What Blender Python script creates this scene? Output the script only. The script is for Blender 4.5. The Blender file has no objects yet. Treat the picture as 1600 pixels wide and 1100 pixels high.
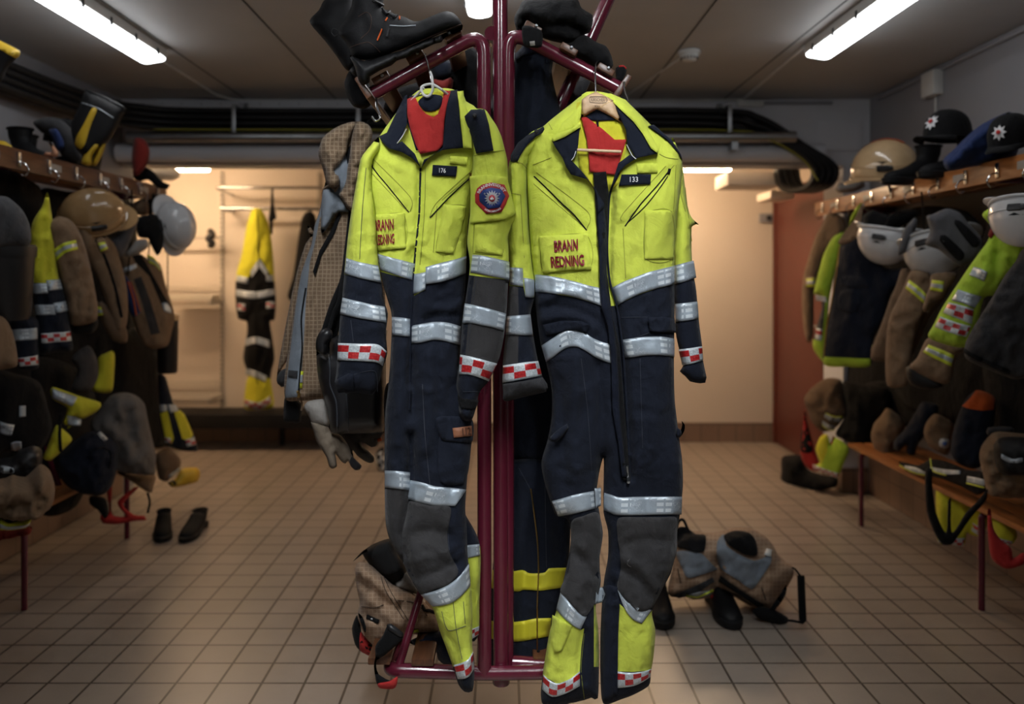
import bpy, bmesh, math, random
import numpy as np
from mathutils import Vector, Matrix, noise
from mathutils.geometry import delaunay_2d_cdt
S = bpy.context.scene
COL = S.collection
# ---------------------------------------------------------------- camera, world, exposure
F, CX, CY, CH = 1294.0, 786.0, 432.0, 1.45          # focal length in pixels, principal point, camera height
cam = bpy.data.cameras.new('camera'); co = bpy.data.objects.new('camera', cam); COL.objects.link(co)
co.location = (0, 0, CH); co.rotation_euler = (math.pi/2, 0, 0)
cam.sensor_width = 36; cam.lens = 36*F/1600; cam.shift_x = (800-CX)/1600; cam.shift_y = -(550-CY)/1600
cam.clip_start = 0.05; cam.dof.use_dof = True; cam.dof.focus_distance = 2.22; cam.dof.aperture_fstop = 1.8
S.camera = co
w = bpy.data.worlds.new('world'); S.world = w; w.use_nodes = True
w.node_tree.nodes['Background'].inputs[0].default_value = (0.02, 0.02, 0.025, 1)
w.node_tree.nodes['Background'].inputs[1].default_value = 0.3
S.view_settings.view_transform = 'Standard'; S.view_settings.look = 'None'
S.view_settings.exposure = 0.0; S.view_settings.gamma = 1
SIDE = 7.0         # tubes above the side racks
LAMP = 10.0        # tube brightness, main room
NEAR = 96.0        # added unseen tubes above the viewpoint, front light for the coveralls
WARM = 62.0         # tube brightness, back room
CEIL = 2.64
XR, XL, YB, YBEAM = 2.46, -2.56, 7.27, 5.55

# ---------------------------------------------------------------- helpers
WO = {}
def P(px, py, Y): return Vector(((px-CX)*Y/F, Y, CH-(py-CY)*Y/F))
def srgb(r, g, b):
    f = lambda c: (c/255/12.92) if c/255 <= .04045 else ((c/255+.055)/1.055)**2.4
    return (f(r), f(g), f(b))
def T(s, ox=0, oy=0, k=1.0):
    a = [tuple(map(float, q.split(','))) for q in s.split()]
    return [(ox+x/k, oy+y/k) for x, y in a]
def K(ox, oy, k): return lambda s: T(s, ox, oy, k)
def tag(o, label=None, cat=None, group=None, kind=None):
    if label: o['label'] = label
    if cat: o['category'] = cat
    if group: o['group'] = group
    if kind: o['kind'] = kind
    return o
def empty(name, loc, label=None, cat=None, group=None):
    o = bpy.data.objects.new(name, None); COL.objects.link(o); o.location = loc; o.empty_display_size = .1
    WO[o.name] = Vector(loc); return tag(o, label, cat, group)
def link(name, V, Fc, mats, parent=None, midx=None, uv=None, smooth=True, sharp=None):
    V = [Vector(v) for v in V]
    if parent is not None: org = WO[parent.name]
    else:
        a = np.array([tuple(v) for v in V]); org = Vector(((a[:,0].min()+a[:,0].max())/2, (a[:,1].min()+a[:,1].max())/2, a[:,2].min()))
    me = bpy.data.meshes.new(name)
    me.from_pydata([v-org for v in V], [], Fc)
    for m in (mats if isinstance(mats, (list, tuple)) else [mats]): me.materials.append(m)
    if midx is not None: me.polygons.foreach_set('material_index', midx)
    if uv is not None:
        l = me.uv_layers.new(name='UVMap')
        for p in me.polygons:
            for li in p.loop_indices: l.data[li].uv = uv[me.loops[li].vertex_index]
    if smooth: me.polygons.foreach_set('use_smooth', [True]*len(me.polygons))
    me.update()
    if sharp: me.set_sharp_from_angle(angle=sharp)
    o = bpy.data.objects.new(name, me); COL.objects.link(o)
    if parent is not None: o.parent = parent
    else: o.location = org
    WO[o.name] = org
    return o
def copy_tree(o, loc, label=None, rotz=None):
    c = o.copy(); COL.objects.link(c); c.location = loc
    if rotz is not None: c.rotation_euler = (0, 0, rotz)
    if label: c['label'] = label
    for ch in list(o.children):
        d = ch.copy(); COL.objects.link(d); d.parent = c
        for g in list(ch.children):
            e = g.copy(); COL.objects.link(e); e.parent = d
    return c
class MB:                                             # mesh collector
    def __init__(s): s.v = []; s.f = []; s.m = []; s.cm = 0
    def add(s, V, Fc):
        n = len(s.v); s.v += [Vector(v) for v in V]; s.f += [tuple(n+i for i in f) for f in Fc]; s.m += [s.cm]*len(Fc); return s
    def box(s, a, b, bev=0.0, M=None):
        a = Vector(a); b = Vector(b); bm = bmesh.new(); bmesh.ops.create_cube(bm, size=1)
        c = (a+b)/2; d = b-a
        for v in bm.verts: v.co = Vector((v.co.x*d.x, v.co.y*d.y, v.co.z*d.z))
        if bev: bmesh.ops.bevel(bm, geom=bm.edges[:], offset=bev, segments=2, affect='EDGES', profile=.6)
        for v in bm.verts: v.co = v.co + c
        if M:
            for v in bm.verts: v.co = M @ v.co
        bm.verts.index_update(); s.add([v.co.copy() for v in bm.verts], [[v.index for v in f.verts] for f in bm.faces]); bm.free(); return s
    def tube(s, pts, r, n=12, cap=True, rz=None):
        pts = [Vector(p) for p in pts]; V = []; Fc = []; m = len(pts); up = None
        for i, p in enumerate(pts):
            t = (pts[min(i+1, m-1)]-pts[max(i-1, 0)])
            if t.length < 1e-9: t = Vector((0, 0, 1))
            t.normalize()
            if up is None: up = t.orthogonal().normalized()
            up = (up-t*up.dot(t)).normalized(); sd = t.cross(up)
            rr = r[i] if isinstance(r, (list, tuple)) else r
            for k in range(n):
                a = 2*math.pi*k/n; V.append(p+(up*math.cos(a)+sd*math.sin(a))*rr)
        for i in range(m-1):
            for k in range(n): Fc.append((i*n+k, i*n+(k+1)%n, (i+1)*n+(k+1)%n, (i+1)*n+k))
        if cap: Fc.append(tuple(range(n-1, -1, -1))); Fc.append(tuple((m-1)*n+k for k in range(n)))
        return s.add(V, Fc)
    def lathe(s, c, prof, n=24, M=None):                # prof: (r, z)
        V = []; Fc = []
        for r, z in prof:
            for k in range(n):
                a = 2*math.pi*k/n; v = Vector((r*math.cos(a), r*math.sin(a), z)); v = (M @ v) if M else v; V.append(v+Vector(c))
        for i in range(len(prof)-1):
            for k in range(n): Fc.append((i*n+k, i*n+(k+1)%n, (i+1)*n+(k+1)%n, (i+1)*n+k))
        Fc.append(tuple(range(n-1, -1, -1))); Fc.append(tuple((len(prof)-1)*n+k for k in range(n)))
        return s.add(V, Fc)
    def build(s, name, mats, parent=None, smooth=True, sharp=.6, M=None):
        V = [M @ v for v in s.v] if M else s.v
        return link(name, V, s.f, mats, parent, midx=s.m, smooth=smooth, sharp=sharp)
def smoothline(pts, n=8):                             # catmull-rom through 3-D points
    pts = [Vector(p) for p in pts]; q = [pts[0]*2-pts[1]]+pts+[pts[-1]*2-pts[-2]]; out = []
    for i in range(1, len(q)-2):
        for k in range(n):
            t = k/n; a, b, c, d = q[i-1], q[i], q[i+1], q[i+2]
            out.append(.5*((2*b)+(c-a)*t+(2*a-5*b+4*c-d)*t*t+(3*b-a-3*c+d)*t**3))
    return out+[pts[-1]]
def rounded(pts, r, n=6):                             # polyline with rounded corners
    pts = [Vector(p) for p in pts]; out = [pts[0]]
    for i in range(1, len(pts)-1):
        a = (pts[i-1]-pts[i]); b = (pts[i+1]-pts[i]); k = min(r, a.length*.45, b.length*.45)
        p0 = pts[i]+a.normalized()*k; p1 = pts[i]+b.normalized()*k
        for j in range(n+1):
            t = j/n; out.append(p0*(1-t)**2+pts[i]*2*t*(1-t)+p1*t*t)
    return out+[pts[-1]]

# ---------------------------------------------------------------- materials
MC = {}
class N:
    def __init__(s, name):
        s.m = bpy.data.materials.new(name); s.m.use_nodes = True; s.t = s.m.node_tree; s.b = s.t.nodes['Principled BSDF']
    def n(s, t, **kw):
        x = s.t.nodes.new('ShaderNode'+t)
        for k, v in kw.items():
            if k.startswith('i_'):
                k = k[2:]; k = int(k) if k.isdigit() else k.replace('_', ' ')
                x.inputs[k].default_value = v
            else: setattr(x, k, v)
        return x
    def l(s, a, b): s.t.links.new(a, b)
    def math(s, op, a, b=None, c=None):
        x = s.n('Math', operation=op)
        for i, v in enumerate((a, b, c)):
            if v is None: continue
            if isinstance(v, (int, float)): x.inputs[i].default_value = v
            else: s.l(v, x.inputs[i])
        return x.outputs[0]
    def mix(s, f, a, b):
        x = s.n('Mix', data_type='RGBA')
        if isinstance(f, (int, float)): x.inputs[0].default_value = f
        else: s.l(f, x.inputs[0])
        for i, v in ((6, a), (7, b)):
            if isinstance(v, tuple): x.inputs[i].default_value = v if len(v) == 4 else v+(1,)
            else: s.l(v, x.inputs[i])
        return x.outputs[2]
    def noise(s, scale, detail=3, rough=.5, vec=None, dist=0):
        x = s.n('TexNoise'); x.inputs['Scale'].default_value = scale; x.inputs['Detail'].default_value = detail; x.inputs['Roughness'].default_value = rough; x.inputs['Distortion'].default_value = dist
        if vec is not None: s.l(vec, x.inputs['Vector'])
        return x.outputs[0]
    def obj(s): return s.n('TexCoord').outputs['Object']
    def uv(s): return s.n('TexCoord').outputs['UV']
    def ramp(s, f, a, b):
        x = s.n('MapRange'); s.l(f, x.inputs[0]); x.inputs[1].default_value = a; x.inputs[2].default_value = b; return x.outputs[0]
    def bump(s, h, strength=.3, dist=.01):
        x = s.n('Bump'); x.inputs['Strength'].default_value = strength; x.inputs['Distance'].default_value = dist; s.l(h, x.inputs['Height']); s.l(x.outputs[0], s.b.inputs['Normal'])
    def col(s, c):
        if isinstance(c, tuple): s.b.inputs['Base Color'].default_value = c+(1,)
        else: s.l(c, s.b.inputs['Base Color'])
    def set(s, rough=.8, metal=0, spec=.5, sheen=0, coat=0):
        s.b.inputs['Roughness'].default_value = rough; s.b.inputs['Metallic'].default_value = metal; s.b.inputs['Specular IOR Level'].default_value = spec
        s.b.inputs['Sheen Weight'].default_value = sheen; s.b.inputs['Coat Weight'].default_value = coat; return s.m
def fabric(name, c, dirt=.25, dc=None, scale=9, weave=900, sheen=.05, rough=.92, bs=.25):
    if name in MC: return MC[name]
    a = N(name); o = a.obj(); dc = dc or tuple(x*.45 for x in c)
    n1 = a.noise(scale, 5, .6, o); m = a.math('MULTIPLY', a.ramp(n1, .45, .75), dirt)
    n2 = a.noise(weave, 1, .5, o)
    cc = a.mix(m, c, dc); cc = a.mix(a.math('MULTIPLY', a.ramp(n2, .3, .7), .18), cc, tuple(x*.55 for x in c)); a.col(cc)
    n3 = a.noise(26, 5, .55, o, .6); mp = a.n('Mapping'); a.l(o, mp.inputs[0]); mp.inputs['Scale'].default_value = (1, 1, .35)
    n4 = a.noise(13, 3, .5, mp.outputs[0], 1.2)
    a.bump(a.math('ADD', a.math('ADD', n3, a.math('MULTIPLY', n4, 1.6)), a.math('MULTIPLY', n2, .06)), bs*1.7, .012)
    MC[name] = a.set(rough, 0, .25, sheen); return MC[name]
def plain(name, c, rough=.5, metal=0, spec=.5, bump=0, bscale=60, coat=0, var=.15, vscale=12):
    if name in MC: return MC[name]
    a = N(name); o = a.obj(); n = a.noise(vscale, 4, .6, o)
    a.col(a.mix(a.math('MULTIPLY', a.ramp(n, .35, .7), var), c, tuple(x*.4 for x in c)))
    if bump: a.bump(a.noise(bscale, 3, .5, o), bump, .004)
    MC[name] = a.set(rough, metal, spec, 0, coat); return MC[name]
def emit(name, c, s):
    if name in MC: return MC[name]
    a = N(name); a.col((.8, .8, .8)); a.b.inputs['Emission Color'].default_value = c+(1,); a.b.inputs['Emission Strength'].default_value = s
    MC[name] = a.set(.5); return MC[name]
def reflective(name='reflective', c=(.42, .49, .56), rip=True):
    if name in MC: return MC[name]
    a = N(name); uv = a.uv(); sp = a.n('SeparateXYZ'); a.l(uv, sp.inputs[0]); u, v = sp.outputs[0], sp.outputs[1]
    nz = a.noise(.35, 2, .5, uv)
    blk = a.math('GREATER_THAN', a.math('FRACT', a.math('ADD', a.math('MULTIPLY', u, .46), a.math('MULTIPLY', nz, .8))), .70)
    rows = a.math('GREATER_THAN', a.math('FRACT', a.math('MULTIPLY', v, 3.0)), .42)
    cols = a.math('GREATER_THAN', a.math('FRACT', a.math('MULTIPLY', u, 2.1)), .22)
    edge = a.math('MULTIPLY', a.math('GREATER_THAN', v, .1), a.math('LESS_THAN', v, .9))
    sq = a.math('MULTIPLY', a.math('MULTIPLY', blk, rows), a.math('MULTIPLY', cols, edge))
    vo = a.n('TexVoronoi', feature='DISTANCE_TO_EDGE'); vo.inputs['Scale'].default_value = 2.2
    wv = a.n('VectorMath', operation='ADD'); nn = a.n('TexNoise'); nn.inputs['Scale'].default_value = 3; a.l(uv, nn.inputs[0]); a.l(uv, wv.inputs[0]); a.l(nn.outputs[1], wv.inputs[1]); a.l(wv.outputs[0], vo.inputs['Vector'])
    mk = a.ramp(a.noise(.9, 2, .5, uv), .5, .62)
    cr = a.math('MULTIPLY', a.ramp(vo.outputs[0], .035, .0), mk)
    weav = a.noise(60, 2, .6, uv)
    base = a.mix(a.math('MULTIPLY', a.ramp(weav, .35, .7), .35), c, tuple(x*.6 for x in c))
    base = a.mix(a.ramp(a.noise(1.3, 3, .6, uv), .5, .8), base, tuple(x*.7 for x in c))
    base = a.mix(a.math('MULTIPLY', sq, .75), base, (.80, .86, .9))
    base = a.mix(a.math('MULTIPLY', cr, .8), base, (.9, .94, .97))
    em = a.math('MINIMUM', a.math('ADD', a.math('LESS_THAN', v, .06), a.math('GREATER_THAN', v, .94)), 1.0)
    base = a.mix(a.math('MULTIPLY', em, .6), base, (.16, .18, .2)); a.col(base)
    a.bump(a.math('ADD', cr, a.noise(2.5, 3, .6, uv)), .35, .004)
    MC[name] = a.set(.38, .25, .6); return MC[name]
def checker(name='red_checker', cells=2.0, w=(.42, .47, .5)):
    if name in MC: return MC[name]
    a = N(name); uv = a.uv(); sp = a.n('SeparateXYZ'); a.l(uv, sp.inputs[0]); u, v = sp.outputs[0], sp.outputs[1]
    vv = a.ramp(v, .12, .88)
    s = a.math('ADD', a.math('FLOOR', a.math('MULTIPLY', u, 1.55)), a.math('FLOOR', a.math('MULTIPLY', vv, 1.999)))
    par = a.math('GREATER_THAN', a.math('FRACT', a.math('MULTIPLY', s, .5)), .25)
    ins = a.math('MULTIPLY', a.math('GREATER_THAN', v, .12), a.math('LESS_THAN', v, .88))
    wn = a.noise(9, 3, .6, uv)
    wc = a.mix(a.ramp(wn, .4, .65), w, (.62, .67, .7)); rc = a.mix(a.ramp(wn, .45, .7), (.36, .008, .012), (.6, .05, .05))
    a.col(a.mix(a.math('MULTIPLY', par, ins), wc, rc)); a.bump(a.noise(5, 3, .6, uv), .25, .003)
    MC[name] = a.set(.36, .1, .6); return MC[name]
def ripstop(name, c, lc, k=16.0):
    if name in MC: return MC[name]
    a = N(name); uv = a.uv(); nz = a.n('TexNoise'); nz.inputs['Scale'].default_value = 2.5; a.l(uv, nz.inputs[0])
    mx = a.n('Mix', data_type='VECTOR'); mx.inputs[0].default_value = .06; a.l(uv, mx.inputs[4]); a.l(nz.outputs[1], mx.inputs[5])
    sp = a.n('SeparateXYZ'); a.l(mx.outputs[1], sp.inputs[0])
    g = [a.math('LESS_THAN', a.math('FRACT', a.math('MULTIPLY', sp.outputs[i], k)), .2) for i in (0, 1)]
    m = a.math('MAXIMUM', g[0], g[1]); n1 = a.noise(8, 4, .6, a.obj())
    base = a.mix(a.math('MULTIPLY', a.ramp(n1, .4, .7), .4), c, tuple(x*.5 for x in c)); a.col(a.mix(a.math('MULTIPLY', m, .55), base, lc))
    a.bump(a.math('ADD', a.math('MULTIPLY', m, .05), a.noise(26, 4, .55, a.obj(), .4)), .3, .012); MC[name] = a.set(.9, 0, .2, .05); return MC[name]
def wood(name, c1, c2, rough=.45):
    if name in MC: return MC[name]
    a = N(name); mp = a.n('Mapping'); a.l(a.obj(), mp.inputs[0]); mp.inputs['Scale'].default_value = (14, 1.5, 14)
    n = a.noise(5, 5, .6, mp.outputs[0], .6); a.col(a.mix(a.ramp(n, .35, .68), c1, c2)); a.bump(n, .15, .002); MC[name] = a.set(rough); return MC[name]
YEL = fabric('hi_vis_yellow_fabric', (.62, .70, .085), .3, (.36, .38, .07), 7)
YEL2 = fabric('hi_vis_yellow_fabric_worn', (.60, .58, .035), .3, (.3, .28, .04), 7)
GRN = fabric('hi_vis_green_fabric', (.42, .62, .05), .2)
NAVY = fabric('navy_fabric', (.0070, .0100, .020), .2, None, 9, 900, .04)
NAVY2 = fabric('deep_navy_fabric', (.006, .009, .02), .2, None, 9, 900, .03)
BLK = fabric('black_fabric', (.0032, .0032, .004), .2, None, 9, 700, .02)
CHAR = fabric('charcoal_fabric', (.030, .030, .033), .3, None, 9, 700, .05)
KNEE = fabric('knee_patch_fabric', (.035, .034, .036), .3, (.055, .05, .047), 11, 1100, .1)
GREY = fabric('grey_lining_fabric', (.20, .23, .27), .3)
LGREY = fabric('light_grey_fabric', (.30, .28, .26), .3)
RED = fabric('red_lining_fabric', (.40, .026, .024), .2, None, 9, 900, .05)
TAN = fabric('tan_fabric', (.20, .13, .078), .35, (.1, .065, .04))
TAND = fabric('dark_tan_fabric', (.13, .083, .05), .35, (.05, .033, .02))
RIP = ripstop('tan_ripstop_fabric', (.185, .125, .08), (.38, .29, .20))
RIPL = ripstop('light_tan_ripstop_fabric', (.33, .215, .14), (.46, .33, .23))
BLUE = fabric('blue_fleece_fabric', (.012, .025, .09), .3)
SUEDE = fabric('suede_glove_leather', (.20, .16, .12), .5, (.06, .05, .04), 14)
ORNG = fabric('orange_trim_fabric', (.55, .10, .02), .2)
LEATH = plain('brown_leather', (.30, .12, .06), .6, bump=.2)
BPL = plain('black_plastic', (.010, .010, .012), .42, bump=.05)
BRUB = plain('black_rubber', (.006, .006, .007), .6, spec=.3, bump=.15)
BLEA = plain('black_boot_leather', (.004, .004, .005), .72, spec=.25, bump=.2, bscale=300)
YRUB = plain('yellow_rubber', (.55, .36, .02), .5, bump=.1)
MAR = plain('maroon_paint', (.115, .012, .028), .22, bump=.12, bscale=45, coat=.4, var=.2)
STEEL = plain('galvanised_steel', (.42, .44, .46), .38, 1, var=.4, vscale=8)
CHROME = plain('chrome', (.6, .6, .6), .2, 1)
WHITEP = plain('white_plastic', (.62, .62, .60), .4)
CREAM = plain('cream_wire_coating', (.50, .45, .38), .45)
HANGW = wood('hanger_beech_wood', (.62, .42, .25), (.52, .33, .18))
WOODS = wood('varnished_brown_wood', (.13, .05, .022), (.055, .022, .011), .35)
WOODO = wood('orange_varnished_wood', (.42, .16, .045), (.26, .09, .025), .4)
WPAINT = plain('white_wall_paint', (.60, .61, .65), .6, var=.1, vscale=3)
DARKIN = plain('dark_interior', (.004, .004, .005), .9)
REFL = reflective(); CHK = checker()
REFY = plain('yellow_reflective_trim', (.62, .70, .04), .5)
REFS = plain('silver_reflective_trim', (.45, .5, .55), .35, .3)
MARTXT = plain('maroon_lettering', (.26, .008, .03), .5, var=.3, vscale=60)
WTXT = plain('white_lettering', (.75, .75, .75), .6)
BRASS = plain('brass', (.45, .30, .10), .35, 1)

# ---------------------------------------------------------------- cloth built from outlines
def segd(pts, A, B):                                  # distance of points to segments
    p = pts[:, None, :]; a = A[None]; ab = (B-A)[None]
    t = np.clip(((p-a)*ab).sum(2)/np.maximum((ab**2).sum(2), 1e-9), 0, 1)
    return np.sqrt(((p-a-ab*t[..., None])**2).sum(2)).min(1)
def inside(pts, poly):
    x, y = pts[:, 0], pts[:, 1]; r = np.zeros(len(pts), bool); n = len(poly)
    for i in range(n):
        x1, y1 = poly[i]; x2, y2 = poly[(i+1) % n]
        if y1 == y2: continue
        c = ((y1 > y) != (y2 > y)) & (x < (x2-x1)*(y-y1)/(y2-y1)+x1); r ^= c
    return r
def crsmooth(pts, closed=True, step=6.0, sm=True):
    n = len(pts); out = []; P_ = [Vector(p) for p in pts]
    for i in range(n if closed else n-1):
        a, b = P_[i-1 if (closed or i) else 0], P_[i]; c = P_[(i+1) % n]; d = P_[(i+2) % n] if (closed or i+2 < n) else c
        L = (c-b).length; k = max(1, int(round(L/step)))
        for j in range(k):
            t = j/k
            if sm:
                q = .5*((2*b)+(c-a)*t+(2*a-5*b+4*c-d)*t*t+(3*b-a-3*c+d)*t**3); q = q*.8+(b+(c-b)*t)*.2
            else: q = b+(c-b)*t
            out.append((q.x, q.y))
    if not closed: out.append(tuple(pts[-1]))
    return out
class Plane:
    def __init__(s, Y, pxc=None, Xw=None, sl=0.0): s.i = 1/Y; s.Xw = Xw; s.s = sl
    def Y(s, px):
        if not s.s: return 1/s.i
        return 1/((1-s.s)*s.i+s.s*(px-CX)/(s.Xw*F))
def side(pxc, Xw, sl=.4): return Plane(Xw*F/(pxc-CX), pxc, Xw, sl)
class Host:
    def __init__(s, out, plane, Th, R, amp, seed, nx, ny, folds):
        s.o = out; s.pl = plane; s.T = Th; s.R = R; s.amp = amp; s.seed = seed; s.nx = nx; s.ny = ny; s.folds = folds
        a = np.array(out); s.A = a; s.B = np.roll(a, -1, 0)
    def dep(s, pts):
        q = np.array(pts, float); d = segd(q, s.A, s.B); d[~inside(q, s.o)] = 0
        u = np.clip(d/s.R, 0, 1); h = s.T*np.sqrt(1-(1-u)**2)
        for i in range(len(q)):
            x, y = q[i]; k = min(1, d[i]/7)
            if k > 0 and s.amp:
                n1 = noise.noise(Vector((x/s.nx, y/s.ny, s.seed))); n2 = noise.noise(Vector((x/s.nx*2.1+3+y/s.ny*1.1, y/s.ny*2.3, s.seed+9)))
                n3 = 1-abs(noise.noise(Vector((x/s.nx*.9+y/s.ny*.5, y/s.ny*1.6, s.seed+20))))*2.2
                c1 = max(0, 1-abs(noise.noise(Vector((x/24+y/60, y/30-x/50, s.seed+31))))*3.5)**2; c2 = max(0, noise.noise(Vector((x/70, y/70, s.seed+44)))+.25)
                h[i] += s.amp*k*(n1*.9+n2*.45+max(0, n3)*.45+c1*c2*.9)
        for pl, aa, ww in s.folds:
            A = np.array(pl[:-1], float); B = np.array(pl[1:], float); dd = segd(q, A, B); h += aa*np.exp(-(dd/ww)**2)*np.minimum(1, d/6)
        return h
    def pos(s, x, y, h):
        Y = s.pl.Y(x); b = P(x, y, Y); r = Vector((b.x, b.y, 0)).normalized() if s.pl.s else None
        if r is None: return P(x, y, Y-h)
        return b-r*h
def tri(out, step, extra=(), jit=.25, seed=1):
    rnd = random.Random(seed); a = np.array(out); x0, y0 = a.min(0); x1, y1 = a.max(0); g = []
    r = 0; y = y0+step*.5
    while y < y1:
        x = x0+(step*.5 if r % 2 else 0)
        while x < x1: g.append((x+rnd.uniform(-jit, jit)*step, y+rnd.uniform(-jit, jit)*step)); x += step
        y += step*.88; r += 1
    vs = list(out); es = [(i, (i+1) % len(out)) for i in range(len(out))]
    for e in extra:
        n = len(vs); vs += e; es += [(n+i, n+(i+1) % len(e)) for i in range(len(e))]
    if g:
        g = np.array(g); ok = inside(g, out); g = g[ok]
        if len(g):
            A = np.array([vs[i] for i, _ in es]); B = np.array([vs[j] for _, j in es]); g = g[segd(g, A, B) > step*.42]
            vs += [tuple(p) for p in g]
    V, E, Fc, *_ = delaunay_2d_cdt([Vector(v) for v in vs], es, [], 0, 1e-5)
    V = [(v.x, v.y) for v in V]; c = np.array([[sum(V[i][k] for i in f)/3 for k in (0, 1)] for f in Fc]); ok = inside(c, out)
    Fc = [f for f, o in zip(Fc, ok) if o]; c = c[ok]; used = sorted({i for f in Fc for i in f}); mp = {o: i for i, o in enumerate(used)}
    return [V[i] for i in used], [tuple(mp[i] for i in f) for f in Fc], c
def cloth(name, parent, pts, plane, Th, mats, zones=(), R=None, amp=.006, seed=1, nx=45, ny=110, folds=(), step=6.0, sm=True, back=.7, rs=6.0):
    if isinstance(plane, (int, float)): plane = Plane(plane)
    out = crsmooth(pts, True, rs, sm); a = np.array(out); R = R or min(np.ptp(a[:, 0]), np.ptp(a[:, 1]))*.34
    if plane.s: amp *= 1.5; nx *= .8; ny *= .8
    H = Host(out, plane, Th, R, amp, seed, nx, ny, folds)
    ext = [crsmooth(z[0], True, rs, False) for z in zones]
    V, Fc, c = tri(out, step, ext, seed=seed)
    mi = np.zeros(len(Fc), int)
    for z, e in zip(zones, ext): mi[inside(c, e)] = z[1]
    d = H.dep(V); e = segd(np.array(V), H.A, H.B) < .05; d[e] = 0
    W = [H.pos(x, y, h) for (x, y), h in zip(V, d)]; n = len(V); bi = {}
    for i in range(n):
        if e[i]: bi[i] = i
        else: bi[i] = len(W); W.append(H.pos(V[i][0], V[i][1], -max(0.002, abs(d[i]))*back))
    def or_(f):
        (ax, ay), (bx, by), (cx, cy) = (V[i] for i in f); return f if (bx-ax)*(cy-ay)-(by-ay)*(cx-ax) < 0 else f[::-1]
    F1 = [or_(f) for f in Fc]; F2 = [tuple(bi[i] for i in f[::-1]) for f in F1]
    uv = [(x/100, -y/100) for x, y in V]; uv += [uv[i] for i in range(n) if not e[i]]
    o = link(name, W, F1+F2, mats, parent, midx=list(mi)+list(mi), uv=uv)
    o_h[o.name] = H; return o
o_h = {}
def patch(name, parent, pts, host, mat, off=.003, sm=False, step=6.0, th=None, seed=2):
    H = o_h[host.name]; out = crsmooth(pts, True, 5.0, sm); V, Fc, c = tri(out, step, seed=seed); d = H.dep(V)
    W = [H.pos(x, y, h+off) for (x, y), h in zip(V, d)]; n = len(W); b = np.array(out); A = b; B = np.roll(b, -1, 0)
    ed = segd(np.array(V), A, B) < .05
    # rim going back into the host
    def or_(f):
        (ax, ay), (bx, by), (cx, cy) = (V[i] for i in f); return f if (bx-ax)*(cy-ay)-(by-ay)*(cx-ax) < 0 else f[::-1]
    F1 = [or_(f) for f in Fc]; cnt = {}
    for f in F1:
        for i in range(3):
            e = (f[i], f[(i+1) % 3]); cnt[e] = 1
    rim = {}
    uv = [(x/100, -y/100) for x, y in V]
    for (i, j) in list(cnt):
        if (j, i) not in cnt:
            for q in (i, j):
                if q not in rim: rim[q] = len(W); W.append(H.pos(V[q][0], V[q][1], d[q]-(th or .004))); uv.append(uv[q])
            F1.append((j, i, rim[i], rim[j]))
    return link(name, W, F1, mat, parent, uv=uv)
def lerpline(p, t):
    L = [0]
    for i in range(len(p)-1): L.append(L[-1]+math.dist(p[i], p[i+1]))
    s = t*L[-1]
    for i in range(len(p)-1):
        if s <= L[i+1] or i == len(p)-2:
            k = (s-L[i])/max(1e-9, L[i+1]-L[i]); return (p[i][0]+(p[i+1][0]-p[i][0])*k, p[i][1]+(p[i+1][1]-p[i][1])*k)
def band(name, parent, top, bot, host, mat, off=.004, u0=0.0, nv=5, stepu=4.0):
    H = o_h[host.name]; tp = crsmooth(top, False, 4, len(top) > 2); bt = crsmooth(bot, False, 4, len(bot) > 2)
    L = sum(math.dist(tp[i], tp[i+1]) for i in range(len(tp)-1)); hgt = math.dist(tp[len(tp)//2], bt[len(bt)//2]); nu = max(2, int(L/stepu)); V = []; uv = []
    for i in range(nu+1):
        a = lerpline(tp, i/nu); b = lerpline(bt, i/nu)
        for j in range(nv+1):
            k = j/nv; V.append((a[0]+(b[0]-a[0])*k, a[1]+(b[1]-a[1])*k)); uv.append((u0+L*i/nu/hgt, 1-k))
    d = H.dep(V); W = [H.pos(x, y, h+off) for (x, y), h in zip(V, d)]
    Fc = [(i*(nv+1)+j, i*(nv+1)+j+1, (i+1)*(nv+1)+j+1, (i+1)*(nv+1)+j) for i in range(nu) for j in range(nv)]

    ring = [i*(nv+1) for i in range(nu+1)]+[nu*(nv+1)+j for j in range(1, nv+1)]+[i*(nv+1)+nv for i in range(nu-1, -1, -1)]+[j for j in range(nv-1, 0, -1)]
    m = len(W)
    for q in ring: W.append(H.pos(V[q][0], V[q][1], d[q]-.003)); uv.append(uv[q])
    r = len(ring); Fc += [(ring[i], ring[(i+1) % r], m+(i+1) % r, m+i) for i in range(r)]
    return link(name, W, Fc, mat, parent, uv=uv)
def hline(name, parent, pts, host, wpx, mat, off=.003, u=None):       # thin raised line that follows the cloth
    H = o_h[host.name]; p = crsmooth(pts, False, 4, len(pts) > 2); d = H.dep(p); Q = [H.pos(x, y, h+off) for (x, y), h in zip(p, d)]
    Y = H.pl.Y(p[0][0]); return MB().tube(Q, wpx*Y/F/2, 6).build(name, mat, parent)
def hlines(name, parent, L, host, wpx, mat, off=.001):
    H = o_h[host.name]; mb = MB()
    for pts in L:
        p = crsmooth(pts, False, 4, len(pts) > 2); d = H.dep(p); Q = [H.pos(x, y, h+off) for (x, y), h in zip(p, d)]; mb.tube(Q, wpx*H.pl.Y(p[0][0])/F/2, 5)
    o = mb.build(name, mat, parent); o["kind"] = "stuff"; return o
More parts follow.
